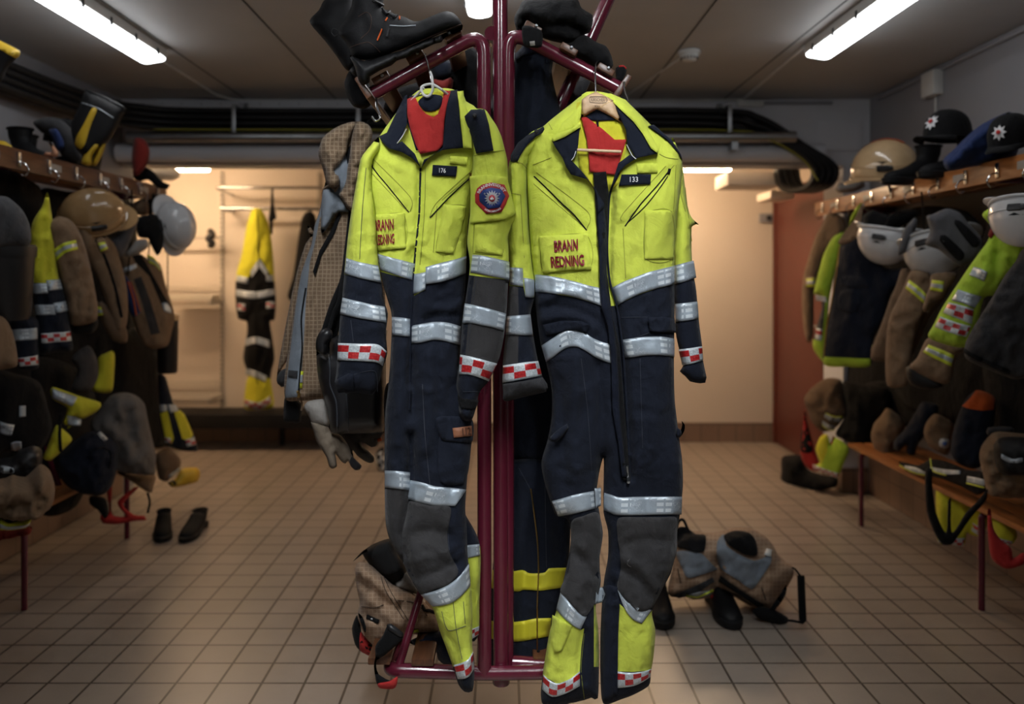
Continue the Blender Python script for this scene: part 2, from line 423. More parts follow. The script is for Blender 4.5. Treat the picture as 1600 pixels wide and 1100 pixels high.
def textmesh(s, bold=.0):
    cu = bpy.data.curves.new('txt', 'FONT'); cu.body = s; cu.size = 1; cu.offset = bold; cu.resolution_u = 3
    ob = bpy.data.objects.new('txt', cu); COL.objects.link(ob); dg = bpy.context.evaluated_depsgraph_get()
    me = bpy.data.meshes.new_from_object(ob.evaluated_get(dg)); V = [tuple(v.co[:2]) for v in me.vertices]; Fc = [tuple(p.vertices) for p in me.polygons]
    bpy.data.objects.remove(ob); bpy.data.meshes.remove(me); return V, Fc
def text(name, parent, s, quad, host, mat, off=.006, bold=.02, fn=None):    # quad: px corners tl, tr, br, bl
    V, Fc = textmesh(s, bold); a = np.array(V); x0, y0 = a.min(0); x1, y1 = a.max(0); q = [Vector(p) for p in (quad or [])]; W = []
    for x, y in V:
        u = (x-x0)/(x1-x0); v = (y1-y)/(y1-y0)
        if fn: W.append(fn(u, v))
        else: p = (q[0]*(1-u)+q[1]*u)*(1-v)+(q[3]*(1-u)+q[2]*u)*v; W.append((p.x, p.y))
    H = o_h[host.name]; d = H.dep(W); return link(name, [H.pos(x, y, h+off) for (x, y), h in zip(W, d)], Fc, mat, parent, smooth=False)
# build thing with its own empty at the bottom middle of an outline
def thing(name, label, cat, pts, plane, group=None):
    if isinstance(plane, (int, float)): plane = Plane(plane)
    xs = [p[0] for p in pts]; x = (min(xs)+max(xs))/2; y = max(p[1] for p in pts); return empty(name, P(x, y, plane.Y(x)), label, cat, group)
def G(name, label, cat, pts, plane, Th, mat, part=None, bands=(), patches=(), lines=(), group=None, **kw):
    """a garment or soft thing: one outline cloth; with bands / patches it becomes thing > parts"""
    if not (bands or patches or lines):
        o = cloth(name, None, pts, plane, Th, mat, **kw); return tag(o, label, cat, group)
    r = thing(name, label, cat, pts, plane, group); b = cloth(part or 'body', r, pts, plane, Th, mat, **kw)
    for nm, tp, bt, m in bands: band(nm, r, tp, bt, b, m)
    for nm, pp, m in patches: patch(nm, r, pp, b, m, sm=True)
    for nm, pp, wd, m in lines: hline(nm, r, pp, b, wd, m)
    return r
# ---------------------------------------------------------------- the room
def tiles(name, pitch, phase, ax, c1, c2, gr, rough=.42, gw=.06):
    a = N(name); g = a.n('NewGeometry'); sp = a.n('SeparateXYZ'); a.l(g.outputs['Position'], sp.inputs[0]); fr = []; fl = []
    for i, k in enumerate(ax):
        q = a.math('MULTIPLY', a.math('SUBTRACT', sp.outputs[k], phase[i]), 1/pitch); q = a.math('ADD', q, .5*gw)
        fr.append(a.math('LESS_THAN', a.math('FRACT', q), gw)); fl.append(a.math('FLOOR', q))
    m = a.math('MAXIMUM', fr[0], fr[1]); cb = a.n('CombineXYZ'); a.l(fl[0], cb.inputs[0]); a.l(fl[1], cb.inputs[1])
    wn = a.n('TexWhiteNoise'); a.l(cb.outputs[0], wn.inputs[0]); base = a.mix(wn.outputs[0], c1, c2)
    base = a.mix(a.math('MULTIPLY', a.ramp(a.noise(1.7, 5, .65, g.outputs['Position']), .42, .72), .35), base, tuple(x*.55 for x in c1))
    base = a.mix(a.math('MULTIPLY', a.noise(220, 2, .5, g.outputs['Position']), .15), base, (.08, .06, .05))
    a.col(a.mix(m, base, gr)); a.bump(a.math('SUBTRACT', 1.0, m), .5, .0015); return a.set(rough, 0, .6)
FLOOR = tiles('floor_tiles', .15263, (.0556, .0526), (0, 1), (.375, .315, .262), (.34, .285, .235), (.085, .065, .05), .33)
SKIRT = tiles('skirting_tiles', .15263, (.0556, .0), (0, 2), (.26, .17, .125), (.23, .15, .11), (.11, .08, .065), .4, .05)
SKIRTY = tiles('skirting_tiles_side', .15263, (.0526, .0), (1, 2), (.26, .17, .125), (.23, .15, .11), (.11, .08, .065), .4, .05)
CPAINT = plain('ceiling_paint', (.43, .435, .44), .6, var=.12, vscale=2, bump=.05)
BPAINT = plain('beige_wall_paint', (.65, .565, .475), .6, var=.06, vscale=2, bump=.05)
GPAINT = plain('grey_wall_paint', (.27, .27, .29), .6, var=.12, vscale=2)
REDD = plain('red_brown_door_paint', (.13, .030, .020), .45, var=.1)
def struct(name, a, b, m, bev=0, parent=None):
    o = MB().box(a, b, bev).build(name, m, parent, smooth=False)
    if parent is None: o['kind'] = 'structure'
    return o
struct('floor', (-3.6, -2.6, -.1), (2.9, 7.5, 0), FLOOR)
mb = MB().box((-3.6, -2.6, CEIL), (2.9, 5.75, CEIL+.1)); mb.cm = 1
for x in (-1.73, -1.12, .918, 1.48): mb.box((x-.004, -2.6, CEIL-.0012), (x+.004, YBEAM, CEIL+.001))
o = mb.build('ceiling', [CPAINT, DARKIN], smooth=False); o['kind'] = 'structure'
struct('wall_right', (XR, -2.6, 0), (XR+.15, YBEAM+.35, CEIL), GPAINT)
struct('wall_left', (XL-.15, -2.6, 0), (XL, YBEAM+.2, CEIL), GPAINT)
struct('wall_front', (-2.7, -2.6, 0), (2.6, -2.5, CEIL), GPAINT)
struct('wall_back', (-3.45, YB, 0), (2.55, YB+.1, 2.5), BPAINT)
struct('wall_alcove_left', (-3.45, YBEAM+.2, 0), (-3.33, YB, 2.5), BPAINT)
struct('wall_alcove_front', (-3.45, YBEAM+.06, 0), (XL-.151, YBEAM+.199, 2.5), BPAINT)
struct('wall_alcove_right', (2.405, YBEAM+.36, 0), (2.55, YB-.001, 2.5), BPAINT)
struct('ceiling_alcove', (-3.45, YBEAM+.22, 2.5), (2.55, YB, 2.6), BPAINT)
struct('trim_beam', (XL+.001, YBEAM, 2.196), (XR-.001, YBEAM+.2, CEIL-.001), WPAINT)
struct('trim_pier', (2.28, YBEAM+.001, 0), (XR-.001, YBEAM+.34, 2.195), WPAINT)
struct('baseboard_back', (-3.32, YB-.016, 0), (2.404, YB-.001, .168), SKIRT)
struct('baseboard_pier', (2.27, YBEAM-.012, 0), (XR-.02, YBEAM, .168), SKIRT)
struct('baseboard_pier_side', (2.268, YBEAM-.012, 0), (2.279, YBEAM+.34, .168), SKIRTY)
struct('baseboard_right', (XR-.015, -2.5, 0), (XR-.001, YBEAM-.013, .305), SKIRTY)
struct('baseboard_left', (XL+.001, -2.5, 0), (XL+.015, YBEAM, .305), SKIRTY)
d = struct('door_1', (2.375, 5.99, .005), (2.404, 7.19, 2.13), REDD, .004)
mb = MB().box((2.36, 5.90, .002), (2.404, 5.985, 2.19), .003).box((2.36, 7.195, .002), (2.404, 7.252, 2.19), .003).box((2.36, 5.99, 2.135), (2.404, 7.19, 2.19), .003)
mb.build('door_frame', REDD, d, smooth=False)
MB().box((2.36, 6.05, .95), (2.375, 6.09, 1.15), .003).tube(rounded([(2.37, 6.07, 1.08), (2.32, 6.07, 1.08), (2.32, 6.19, 1.08)], .02), .009).build('door_handle', STEEL, d)
# ceiling lights
def fixture(x, y0, y1, label, z=CEIL-.001, wd=.118, emat=None, ww='ceiling_light'):
    r = empty(ww, (x, (y0+y1)/2, z), label, 'ceiling light')
    MB().box((x-wd/2, y0, z-.052), (x+wd/2, y1, z), .012).build('housing', WHITEP, r, smooth=False)
    V = []; n = 10; m = 14; h = wd/2-.008; Fc = []
    for j in range(m+1):
        t = j/m; y = y0+.006+(y1-y0-.012)*t; e = min(1, min(t, 1-t)*m/1.0); e = (1-(1-e)**2)**.5 if e < 1 else 1; e = max(.35, e)
        for k in range(n+1):
            a = math.pi*k/n; V.append((x-math.cos(a)*h, y, z-.0525-.056*math.sin(a)**.6*e if 0 < k < n else z-.0525))
    for j in range(m):
        for k in range(n): a = j*(n+1)+k; Fc.append((a, a+1, a+n+2, a+n+1))
    Fc += [tuple(range(n, -1, -1)), tuple(m*(n+1)+k for k in range(n+1))]
    link('diffuser', V, Fc, emat, r)
    for k in range(6):
        y = y0+.12+(y1-y0-.24)*k/5
        for s in (-1, 1): MB().box((x+s*(wd/2+.001)-.003, y-.008, z-.066), (x+s*(wd/2+.001)+.003, y+.008, z-.03), .001).build('clip', BPL, r, smooth=False)
    return r
TUBE = emit('lit_tube_diffuser', (.96, .98, 1), LAMP); WTUBE = emit('warm_tube_diffuser', (1, .71, .44), WARM)
STUBE = emit('lit_tube_diffuser_side', (.96, .98, 1), SIDE)
fixture(-1.81, 2.83, 4.32, 'lit fluorescent batten on the ceiling above the left coat rack', emat=STUBE)
fixture(1.6, 2.73, 4.24, 'lit fluorescent batten on the ceiling above the right coat rack', emat=STUBE)
fixture(-.1, 2.08, 3.58, 'lit fluorescent batten on the ceiling directly behind the maroon central pole', emat=TUBE)
NTUBE = emit('added_near_tube_diffuser', (.93, .97, 1), NEAR)  # unseen source, added to light the coveralls from the front
BAFFLE = plain('grey_baffle_plate', (.12, .12, .12), .5, .5)  # added dark plates that keep the near light off the side racks
for x, nm in ((-.42, 'left'), (.38, 'right')):
    r = fixture(x, .0, 1.5, 'added unseen fill batten with light-blocking side plates above the viewpoint, %s one' % nm, emat=NTUBE)
    for s_ in (-1, 1): MB().box((x+s_*.075-.002, 0, CEIL-.32), (x+s_*.075+.002, 1.5, CEIL-.001)).build('added_light_baffle', BAFFLE, r, smooth=False)
def fixture_x(x0, x1, y, z, label):
    r = empty('strip_light', ((x0+x1)/2, y, z), label, 'ceiling light')
    MB().box((x0, y-.05, z+.05), (x1, y+.05, 2.499), .006).build('housing', WHITEP, r, smooth=False)
    MB().box((x0+.01, y-.045, z), (x1-.01, y+.045, z+.05), .015).build('diffuser', WTUBE, r, smooth=False)
fixture_x(.5, 1.76, 6.38, 2.262, 'warm strip light under the back room ceiling, right of the hanging coveralls')
fixture_x(-3.15, -2.26, 6.38, 2.262, 'warm strip light under the back room ceiling, above the wire shelves')
# smoke detector and conduits
c = P(1077, 80, 4.37); c.z = CEIL
r = empty('smoke_detector', c, 'white round smoke detector on the ceiling', 'smoke detector')
MB().lathe(c, [(.058, -.001), (.058, -.018), (.052, -.022)]).build('base', WHITEP, r)
MB().lathe(c, [(.050, -.022), (.048, -.034), (.036, -.05), (.02, -.056), (.001, -.056)]).build('sensor_head', WHITEP, r)
mb = MB()
for k in range(16):
    a = 2*math.pi*k/16; mb.box((-.0025, .040, -.046), (.0025, .047, -.034), M=Matrix.Translation(c) @ Matrix.Rotation(a, 4, 'Z'))
mb.build('vent_slot', BPL, r, smooth=False)
def cable(name, pts, r_, m, label, cat='cable', n=8, **kw):
    return tag(MB().tube(pts, r_, n).build(name, m), label, cat, **kw)
cable('surface_cable', [(c.x-.01, c.y+.06, CEIL-.006), (c.x-.19, 5.5, CEIL-.006), (c.x-.19, YBEAM-.008, CEIL-.01), (c.x-.19, YBEAM-.008, 2.5)], .005, WHITEP, 'thin white cable running from the smoke detector to the beam')
cable('surface_cable', rounded([(-1.87, 4.33, CEIL-.006), (-1.87, 5.4, CEIL-.006), (-1.8, YBEAM-.02, CEIL-.01), (-1.3, YBEAM-.012, CEIL-.012), (.6, YBEAM-.012, CEIL-.012)], .05), .007, WHITEP, 'white cable running from the left batten along the top of the beam')
cable('surface_conduit', rounded([(1.55, 4.26, CEIL-.008), (1.6, YBEAM-.02, CEIL-.01), (1.0, YBEAM-.014, CEIL-.016), (.8, YBEAM-.014, CEIL-.016)], .05), .008, WHITEP, 'white conduit from the right batten to the beam', 'conduit')
cable('surface_conduit', [(1.7, YBEAM-.014, CEIL-.03), (2.2, YBEAM-.014, CEIL-.03)], .012, GPAINT, 'grey conduit along the top of the beam near the right corner', 'conduit')
cable('surface_conduit', [(XR-.012, 2.0, CEIL-.03), (XR-.012, 5.4, CEIL-.03)], .012, GPAINT, 'conduit along the top edge of the right wall', 'conduit')
o = tag(MB().box((XR-.06, 4.62, 2.47), (XR-.001, 4.76, 2.61), .008).build('junction_box', WHITEP, smooth=False), 'white junction box high on the right wall', 'junction box')
cable('surface_cable', [(XR-.01, 4.69, 2.47), (XR-.01, 4.69, 2.0)], .006, WHITEP, 'white cable dropping from the junction box on the right wall')
o = tag(MB().box((1.56, YBEAM-.04, CEIL-.06), (1.74, YBEAM-.001, CEIL-.015), .012).build('junction_box', WHITEP, smooth=False), 'small white junction box where beam meets ceiling, right half', 'junction box')
o = tag(MB().box((2.10, YBEAM-.02, 2.29), (2.4, YBEAM-.001, 2.49), .006).build('access_panel', WPAINT, smooth=False), 'flat white access panel on the beam face beside the right corner', 'panel')
mb = MB().box((XL+.02, YBEAM-.03, 2.515), (-.9, YBEAM-.001, 2.625), .004); mb.cm = 1
for i in range(12):
    for z in (2.545, 2.6): mb.lathe((-2.4+i*.13, YBEAM-.031, z), [(.006, 0), (.006, .004)], 8, Matrix.Rotation(math.pi/2, 4, 'X'))
o = mb.build('mounting_rail', [WPAINT, STEEL], smooth=False); tag(o, 'white screwed mounting rail on the beam, left of the central rack', 'rail')
HOSE = plain('hose_rubber', (.006, .006, .007), .55, spec=.35)
# pipes under the beam
o = tag(MB().tube([(-2.40, 5.30, 2.343), (1.87, 5.30, 2.343)], .034, 20).lathe((1.85, 5.30, 2.343), [(.037, -.02), (.037, .02)], 20, Matrix.Rotation(math.pi/2, 4, 'Y')).build('steel_pipe', STEEL), 'galvanised steel pipe running across below the black hoses', 'pipe')
o = tag(MB().tube([(-2.53, 5.44, 2.262), (2.1, 5.44, 2.262)], .058, 20).build('duct_pipe', WPAINT), 'thick white painted pipe under the steel pipe', 'pipe')
for i, px in enumerate((365, 560, 1141)):
    x = (px-CX)*5.25/F; mb = MB().box((x-.013, 5.245, 2.375), (x+.013, 5.253, 2.535), .002).box((x-.013, 5.245, 2.535), (x+.013, 5.50, 2.543), .002).box((x-.013, 5.245, 2.365), (x+.013, 5.50, 2.373), .002).box((x-.013, 5.50, 2.365), (x+.013, YBEAM-.031 if px < 600 else YBEAM-.001, 2.60), .002)
    tag(mb.build('hose_bracket', STEEL, smooth=False), ('white metal bracket holding the hoses near the left coat rack', 'metal bracket holding the hoses beside the tan hooded coat', 'metal bracket holding the hoses right of the right coverall')[i], 'bracket', 'brackets holding the black hoses')
tag(MB().box((1.46, 5.28, 2.26), (1.5, 5.40, 2.31)).build('pipe_bracket', STEEL, smooth=False), 'dark pipe bracket behind the steel pipe end', 'bracket')
hl = ['top', 'second highest', 'second lowest', 'bottom']
for j in range(4):
    for q in range(2):
        z = 2.515-.0395*j; y = 5.325+.043*q; e = .043*j; xw = XL+.06+.043*q
        pts = [(xw, 1.2, 2.50-.0395*j), (xw, 3.4, 2.50-.0395*j), (xw+.04, 4.7, 2.50-.0395*j), (-2.28+.02*q, 5.2+.05*q, z), (-1.8, y, z), (0, y, z), (1.35-e, y, z), (1.66-e, y, z-.05), (1.93-e, y, z-.22+e), (2.13-e, y, 2.16), (2.13-e, y+.06, 2.05), (2.10-e, 5.66+.043*q, 2.04), (2.08-e, 5.84+.043*q, 2.14), (2.08-e, 5.86+.043*q, 2.42)]
        cable('rubber_hose', smoothline(pts, 8), .0192, HOSE, 'black rubber hose above the steel pipe, %s of the %s layer' % (hl[j], ('front', 'back')[q]), 'hose', n=10, group='black hoses along the beam')
cable('green_cable', smoothline([(-2.3, 5.25, 2.383), (0, 5.30, 2.386), (1.4, 5.29, 2.385), (1.68, 5.28, 2.33), (1.9, 5.27, 2.2), (2.0, 5.26, 2.06)], 8), .005, plain('yellow_green_cable', (.30, .28, .03), .5), 'thin yellow-green cable under the hose bundle')
# alcove boxes
tag(MB().box((1.60, 5.9, 2.10), (2.0, 6.25, 2.195), .01).build('ventilation_box', BPAINT, smooth=False), 'beige rectangular box below the beam, left of the red door', 'box')
tag(MB().box((2.02, 6.25, 2.04), (2.2, 6.6, 2.10), .008).build('ceiling_bracket', BPAINT, smooth=False), 'small beige ledge above the red door', 'ledge')
r = empty('wall_switch', P(1196, 348, YB), 'grey square wall switch left of the red door', 'switch')
c = P(1196, 341, YB); MB().box((c.x-.06, YB-.035, c.z-.04), (c.x+.06, YB-.001, c.z+.04), .006).build('cover', GPAINT, r, smooth=False)
MB().lathe((c.x+.02, YB-.036, c.z), [(.022, 0), (.02, .012), (.001, .012)], 16, Matrix.Rotation(math.pi/2, 4, 'X')).build('knob', BPL, r)
c = P(254, 270, 5.9)
r = empty('lamp_housing', (c.x, 5.9, c.z+.05), 'unlit white oval lamp housing under the beam by the left rack', 'lamp')
MB().lathe((c.x, 5.9, c.z), [(.02, -.055), (.08, -.05), (.115, -.03), (.12, 0), (.11, .02), (.06, .04)], 24, Matrix.Diagonal((1, .8, 1, 1))).build('shade', WHITEP, r); MB().tube([(c.x, 5.9, c.z+.03), (c.x, 5.9, 2.499)], .012).build('stem', WHITEP, r)
# back wall rail system
def bx(px0, py0, px1, py1, Y, d): a = P(px0, py1, Y); b = P(px1, py0, Y); return (a.x, Y-d, a.z), (b.x, Y, b.z)
r = empty('wall_rail', P(345, 640, YB-.005), 'cream perforated wall rail with two chrome coat bars and brackets', 'rail')
a = P(345, 268, YB); b = P(350, 640, YB)
MB().box((a.x, YB-.022, b.z), (a.x+.028, YB-.001, 2.36), .002).build('upright', CREAM, r, smooth=False)
mb = MB()
for i in range(52): mb.box((a.x+.008, YB-.0235, b.z+.03+i*.040), (a.x+.02, YB-.0215, b.z+.046+i*.040))
o = mb.build('slots', DARKIN, r, smooth=False); o['kind'] = 'stuff'
MB().box((-1.63, YB-.022, b.z), (-1.602, YB-.001, 2.36), .002).build('upright', CREAM, r, smooth=False)
p = P(336, 293, 6.87); q = P(495, 297, 6.87)
MB().tube(rounded([(p.x+.03, YB-.02, p.z-.03), (p.x-.0, 6.87, p.z), (q.x+.05, 6.87, p.z), (q.x+.05, YB-.02, p.z-.03)], .06), .013).build('coat_bar', CHROME, r)
p = P(345, 326, 7.0); q = P(500, 326, 7.0)
MB().tube([(p.x, 7.0, p.z), (q.x, 7.0, p.z)], .017).build('coat_bar', CHROME, r)
MB().box((p.x+.01, 7.0, p.z-.02), (p.x+.03, YB-.02, p.z+.02), .003).build('bracket', STEEL, r, smooth=False)
p = P(250, 371, 7.1); q = P(345, 371, 7.1)
MB().tube([(p.x, 7.1, p.z), (q.x, 7.1, p.z)], .012).build('cross_bar', CREAM, r)
g = P(328, 372, 7.05)
tag(MB().tube(smoothline([(g.x-.015, 7.10, g.z+.06), (g.x+.015, 7.06, g.z+.03), (g.x-.012, 7.05, g.z), (g.x+.015, 7.06, g.z-.04), (g.x-.005, 7.08, g.z-.07)]), .028).build('clamp', BPL), 'small black clamp on the cross bar between wire shelves and coat bars', 'clamp')
for i, (y0, lab) in enumerate(((457, 'upper cream wire shelf on the back wall'), (606, 'lower cream wire shelf on the back wall'))):
    a = P(235, y0, 7.2); b = P(345, y0, 7.2); z = a.z
    r = empty('wire_shelf', ((a.x+b.x)/2, 7.2, z-.06), lab, 'shelf', 'wire shelves on the back wall'); mb = MB()
    for q in range(28): x = a.x+(b.x-a.x)*q/27; mb.tube([(x, 7.23, z+.05), (x, 7.23, z-.05), (x, 6.93, z-.055)], .0025, 5)
    for yy, zz in ((7.23, z+.05), (7.23, z-.05), (7.08, z-.055), (6.93, z-.055), (6.93, z-.02)): mb.tube([(a.x, yy, zz), (b.x, yy, zz)], .005, 6)
    mb.build('wire_grid', CREAM, r); MB().box((b.x-.02, 6.95, z-.10), (b.x, YB-.02, z-.058), .003).build('bracket', CREAM, r, smooth=False)
a = P(318, 463, 7.1); tag(MB().box((a.x-.25, 6.97, a.z-.022), (a.x+.12, 7.18, a.z+.01), .01).build('paper_stack', plain('paper', (.6, .55, .45), .8), smooth=False), 'flat stack of papers on the upper wire shelf', 'papers')
a = P(230, 645, 6.95); b = P(600, 667, 6.95)
r = empty('low_bench', (-1.9, 6.95, 0), 'low dark bench board along the back wall under the wire shelves', 'bench')
MB().box((a.x, 6.85, b.z), (b.x, 7.24, a.z), .006).build('bench_board', BRUB, r, smooth=False)
for x in (a.x+.1, -1.9, b.x-.1): MB().box((x-.02, 7.1, .001), (x+.02, 7.14, b.z)).build('leg', BRUB, r, smooth=False)
# ---------------------------------------------------------------- central rack
YR = 2.40
def pp(s, Y=YR): return [P(x, y, Y) for x, y in T(s)]
rack = empty('hanging_rack', P(784, 1068, YR), 'maroon tubular clothes rack with wooden slats hanging in the middle of the room', 'rack')
tr = .0205
top = Vector((P(775, 0, YR+.03).x, YR+.03, CEIL-.001))
MB().tube([P(783, 1066, YR+.03), Vector((P(781, 0, YR+.03).x, YR+.03, CEIL-.002))], .0225, 20).lathe(P(783, 1068, YR+.03), [(.024, 0), (.026, .004), (.026, .03), (.022, .04)], 20).build('pole', MAR, rack)
MB().tube(rounded(pp('757,1052 756,50 582,146'), .07, 8), tr, 18).build('arm_frame', MAR, rack)
MB().tube(rounded([P(792, 1052, YR+.05), P(794, 46, YR+.02)]+pp('974,142'), .07, 8), tr, 18).build('arm_frame', MAR, rack)
MB().tube(rounded([P(768, 52, YR+.02), P(768, 60, 2.9), P(640, 165, 2.95)], .05, 8), tr, 14).build('rear_arm', MAR, rack)
MB().tube([P(963, -30, 2.62), P(857, 205, 2.62)], .021, 16).build('diagonal_brace', MAR, rack)
MB().tube(rounded([P(875, 1050, YR)]+pp('760,1052 606,1047')+[P(640, 985, 2.75)], .04, 8), tr, 16).build('foot_rail', MAR, rack)
MB().tube(rounded([P(800, 1035, YR+.05), P(905, 1043, YR+.05), P(880, 985, 2.8)], .04, 8), tr, 16).build('foot_rail', MAR, rack)
MB().tube([P(622, 1045, YR), P(664, 905, 2.52)], .0125, 12).build('seat_brace', MAR, rack)
MB().tube([P(757, 847, YR), P(700, 845, YR+.05)], .011, 12).build('cross_tube', MAR, rack)
def slat(c0, px, py, ang, dy, w=.052, t=.02, y0=2.365, m=WOODS, drop=0.0):
    c = P(px, py, y0); M = Matrix.Translation(c) @ Matrix.Rotation(-math.radians(ang), 4, 'Y') @ Matrix.Rotation(drop, 4, 'X')
    return MB().box((-w/2, 0, -t/2), (w/2, dy, t/2), .004, M).build('slat', m, rack, smooth=False)
for x, y in T('707,53 648,87 594,121'): slat(0, x, y, 29, .62)
for x, y in T('833,42 889,76 947,108'): slat(0, x, y, -30, .62)
slat(0, 567, 136, -58, .62, .07, .018); slat(0, 973, 134, 55, .62, .075, .018)
for x, y in T('592,1032 660,1034'): slat(0, x, y+2, 0, .5, .065, .02, 2.385)
for x in (850,): slat(0, x, 1034, 0, .5, .065, .02, 2.44)
mb = MB()
for x, y in T('710,48 652,83 597,118 838,40 893,74 951,106'): mb.lathe(P(x, y, 2.362), [(.005, 0), (.004, .003), (.001, .004)], 8, Matrix.Rotation(math.pi/2, 4, 'X'))
mb.build('screw_head', STEEL, rack)
for x, y in T('590,175 977,150'): MB().tube(smoothline([P(x-2, y-22, 2.36), P(x-1, y-8, 2.34), P(x+4, y+8, 2.31), P(x-3, y+14, 2.30), P(x-9, y+7, 2.30)]), .0032, 8).build('hook', CHROME, rack)

# ---------------------------------------------------------------- left coverall (number tag 176)
z1 = K(520, 130, 3.437); z2 = K(500, 400, 3.667); z3 = K(540, 680, 2.619)
def seam(h, root, L, m, w=.9, nm='stitching'): return hlines(nm, root, L, h, w, m)
STY = plain('stitch_thread_dark', (.22, .24, .03), .9); STN = plain('stitch_thread_navy', (.035, .04, .055), .9)
ck = 'coverall'
r = empty('coverall', P(680, 1080, 2.27), 'left yellow and navy coverall on a white hanger, with the round badge on its sleeve', ck, 'firefighter coveralls on the central rack')
CL = r
# rear leg
rl = cloth('rear_trouser_leg', r, T('604,600 601,680 601,768 603,821 612,850 632,878 672,925 700,962 735,1002 748,990 749,940 750,852 725,800 690,740 660,600'), 2.36, .035, [NAVY, KNEE, YEL], zones=[(T('590,764 645,764 690,880 640,930 590,830'), 1), (T('700,876 720,862 760,850 760,980 735,985 700,950'), 2)], R=26, amp=.010, seed=4)
band('reflective_band', r, T('728,852 749,850'), T('730,872 750,868'), rl, REFL)
band('checker_band', r, T('733,985 749,978'), T('735,1000 748,992'), rl, CHK)
# body with both upper legs in one piece
TL = fl = cloth('coverall_body', r, T('633,160 620,175 603,198 592,214 580,228 573,240 572,262 575,300 582,345 588,396 592,415 600,450 606,470 612,495 610,560 606,610 602,645 601,700 601,768 603,821 613,852 630,880 645,910 658,930 668,940 677,952 687,985 700,1020 709,1045 716,1069 726,1081 738,1080 741,1060 741,1030 738,1010 738,980 738,947 735,905 731,871 729,820 727,794 729,760 731,737 736,700 739,672 737,654 724,620 719,600 719,536 723,500 726,470 728,428 730,363 738,300 750,250 752,205 745,170 728,158 723,146 700,138 660,139 645,148'), 2.28, .044, [YEL, NAVY, YEL, KNEE], R=30, step=5, amp=.013, seed=2, nx=42, ny=130,
    zones=[(T('580,400 592,424 618,431 646,438 647,462 664,453 665,444 690,440 732,425 760,430 760,1110 560,1110 560,430'), 1), (T('655,938 677,947 708,940 736,908 750,905 750,1010 738,1022 730,1032 708,1042 690,1000'), 2), (T('590,764 641,764 637,800 630,833 636,880 640,905 600,900 590,830'), 3)],
    folds=[(T('657,261 655,334 647,415 643,510 641,600'), -.022, 5), (T('642,680 643,715 641,760 636,800 629,833 634,872 641,900'), -.034, 6), (T('572,248 606,290 639,331'), -.006, 4), (T('676,560 668,640 664,700'), .016, 12), (T('625,545 622,620 620,690'), .012, 10), (T('648,560 645,650'), -.012, 7), (T('668,480 700,485 724,470'), .010, 6), (T('664,500 690,492 718,492'), -.010, 5), (T('620,440 622,480'), -.006, 6), (T('690,300 700,340 694,395'), .006, 7), (T('720,330 712,380'), -.006, 6), (T('600,250 640,270'), .005, 6),
    (T('706,600 700,690 705,760'), -.012, 9), (T('690,985 712,1010 716,1040'), -.008, 6), (T('722,965 718,1005'), .006, 6), (T('645,860 665,850 690,858'), .008, 7), (T('648,905 680,893 708,880'), -.012, 7), (T('640,835 672,828 700,834'), -.010, 7), (T('650,875 685,868 708,860'), .010, 8), (T('680,560 690,640'), -.008, 6)])
band('reflective_band', r, T('601,735 622,736 641,738'), T('601,762 622,764 640,766'), TL, REFL)
kp = patch('knee_patch', r, T('640,783 672,790 704,793 699,833 702,863 716,894 700,914 680,921 658,929 646,910 635,892 629,865 628,833 636,800'), fl, KNEE, .004, sm=True)
seam(fl, r, [T('640,786 672,793 703,796'), T('640,790 672,797 703,800'), T('704,797 700,833 703,863 716,890')], STN)
band('reflective_band', r, T('641,750 660,754 681,760 704,762 729,765'), T('637,780 655,785 677,790 694,790 711,791'), fl, REFL, u0=2)
band('reflective_band', r, T('657,929 680,923 700,914 718,900 733,880'), T('676,948 692,946 708,941 722,930 735,915'), fl, REFL)
band('checker_band', r, T('709,1039 720,1036 731,1031 739,1018'), T('715,1061 724,1061 733,1057 741,1045'), fl, CHK)
hp = patch('hip_pocket', r, T('690,675 712,668 737,672 736,700 731,740 720,757 688,752 684,700'), fl, NAVY, .006, sm=True)
pf = patch('pocket_flap', r, T('681,654 708,650 738,656 739,688 736,692 710,690 690,686'), fl, NAVY, .010, sm=True)
lp = patch('leather_patch', r, T('707,669 737,665 738,681 709,684'), fl, LEATH, .014)
text('patch_number', r, '112', T('722,669 735,667.5 736,679 723,681'), fl, plain('burnt_mark', (.08, .03, .02), .7), .0155, .02)
seam(fl, r, [T('709,672 721,670 721.5,679.5 710,681 709,672'), T('712,675 719,674'), T('712,678 719,677')], plain('burnt_mark', (.08, .03, .02), .7), .8, 'patch_mark') if 0 else None
seam(fl, r, [T('660,600 664,680 672,760'), T('708,940 713,985 722,1030'), T('690,955 700,985 728,978'), T('724,940 727,975')], plain('stitch_thread_grey', (.05, .055, .07), .9))
# torso
band('reflective_band', r, T('589,396 610,402 630,407 649,412'), T('592,421 610,427 628,433 645,438'), TL, REFL, u0=1.3)
band('reflective_band', r, T('647,428 655,427 665,425'), T('645,460 655,457 665,452'), TL, REFL, u0=.4)
band('reflective_band', r, T('665,417 680,413 695,409 712,405 729,400'), T('665,444 680,442 691,440 708,435 728,427'), TL, REFL, u0=.2, off=.006)
band('reflective_band', r, T('612,495 626,496 641,498'), T('613,524 626,525 641,526'), TL, REFL, u0=.9)
band('reflective_band', r, T('643,509 664,505 676,503 690,503 704,505 720,510'), T('643,537 660,535 676,531 690,532 704,535 720,540'), TL, REFL, u0=3)
hline('front_zipper', r, T('657,263 656,300 655,334 651,375 647,415 644,457 642,509 641,560 640,640'), TL, 3.2, NAVY2, .004)
for zz in (T('573,249 590,272 606,291 639,332'), T('737,276 720,291 700,310 672,340')): hline('pocket_zipper', r, zz, TL, 2.0, BLK, .002)
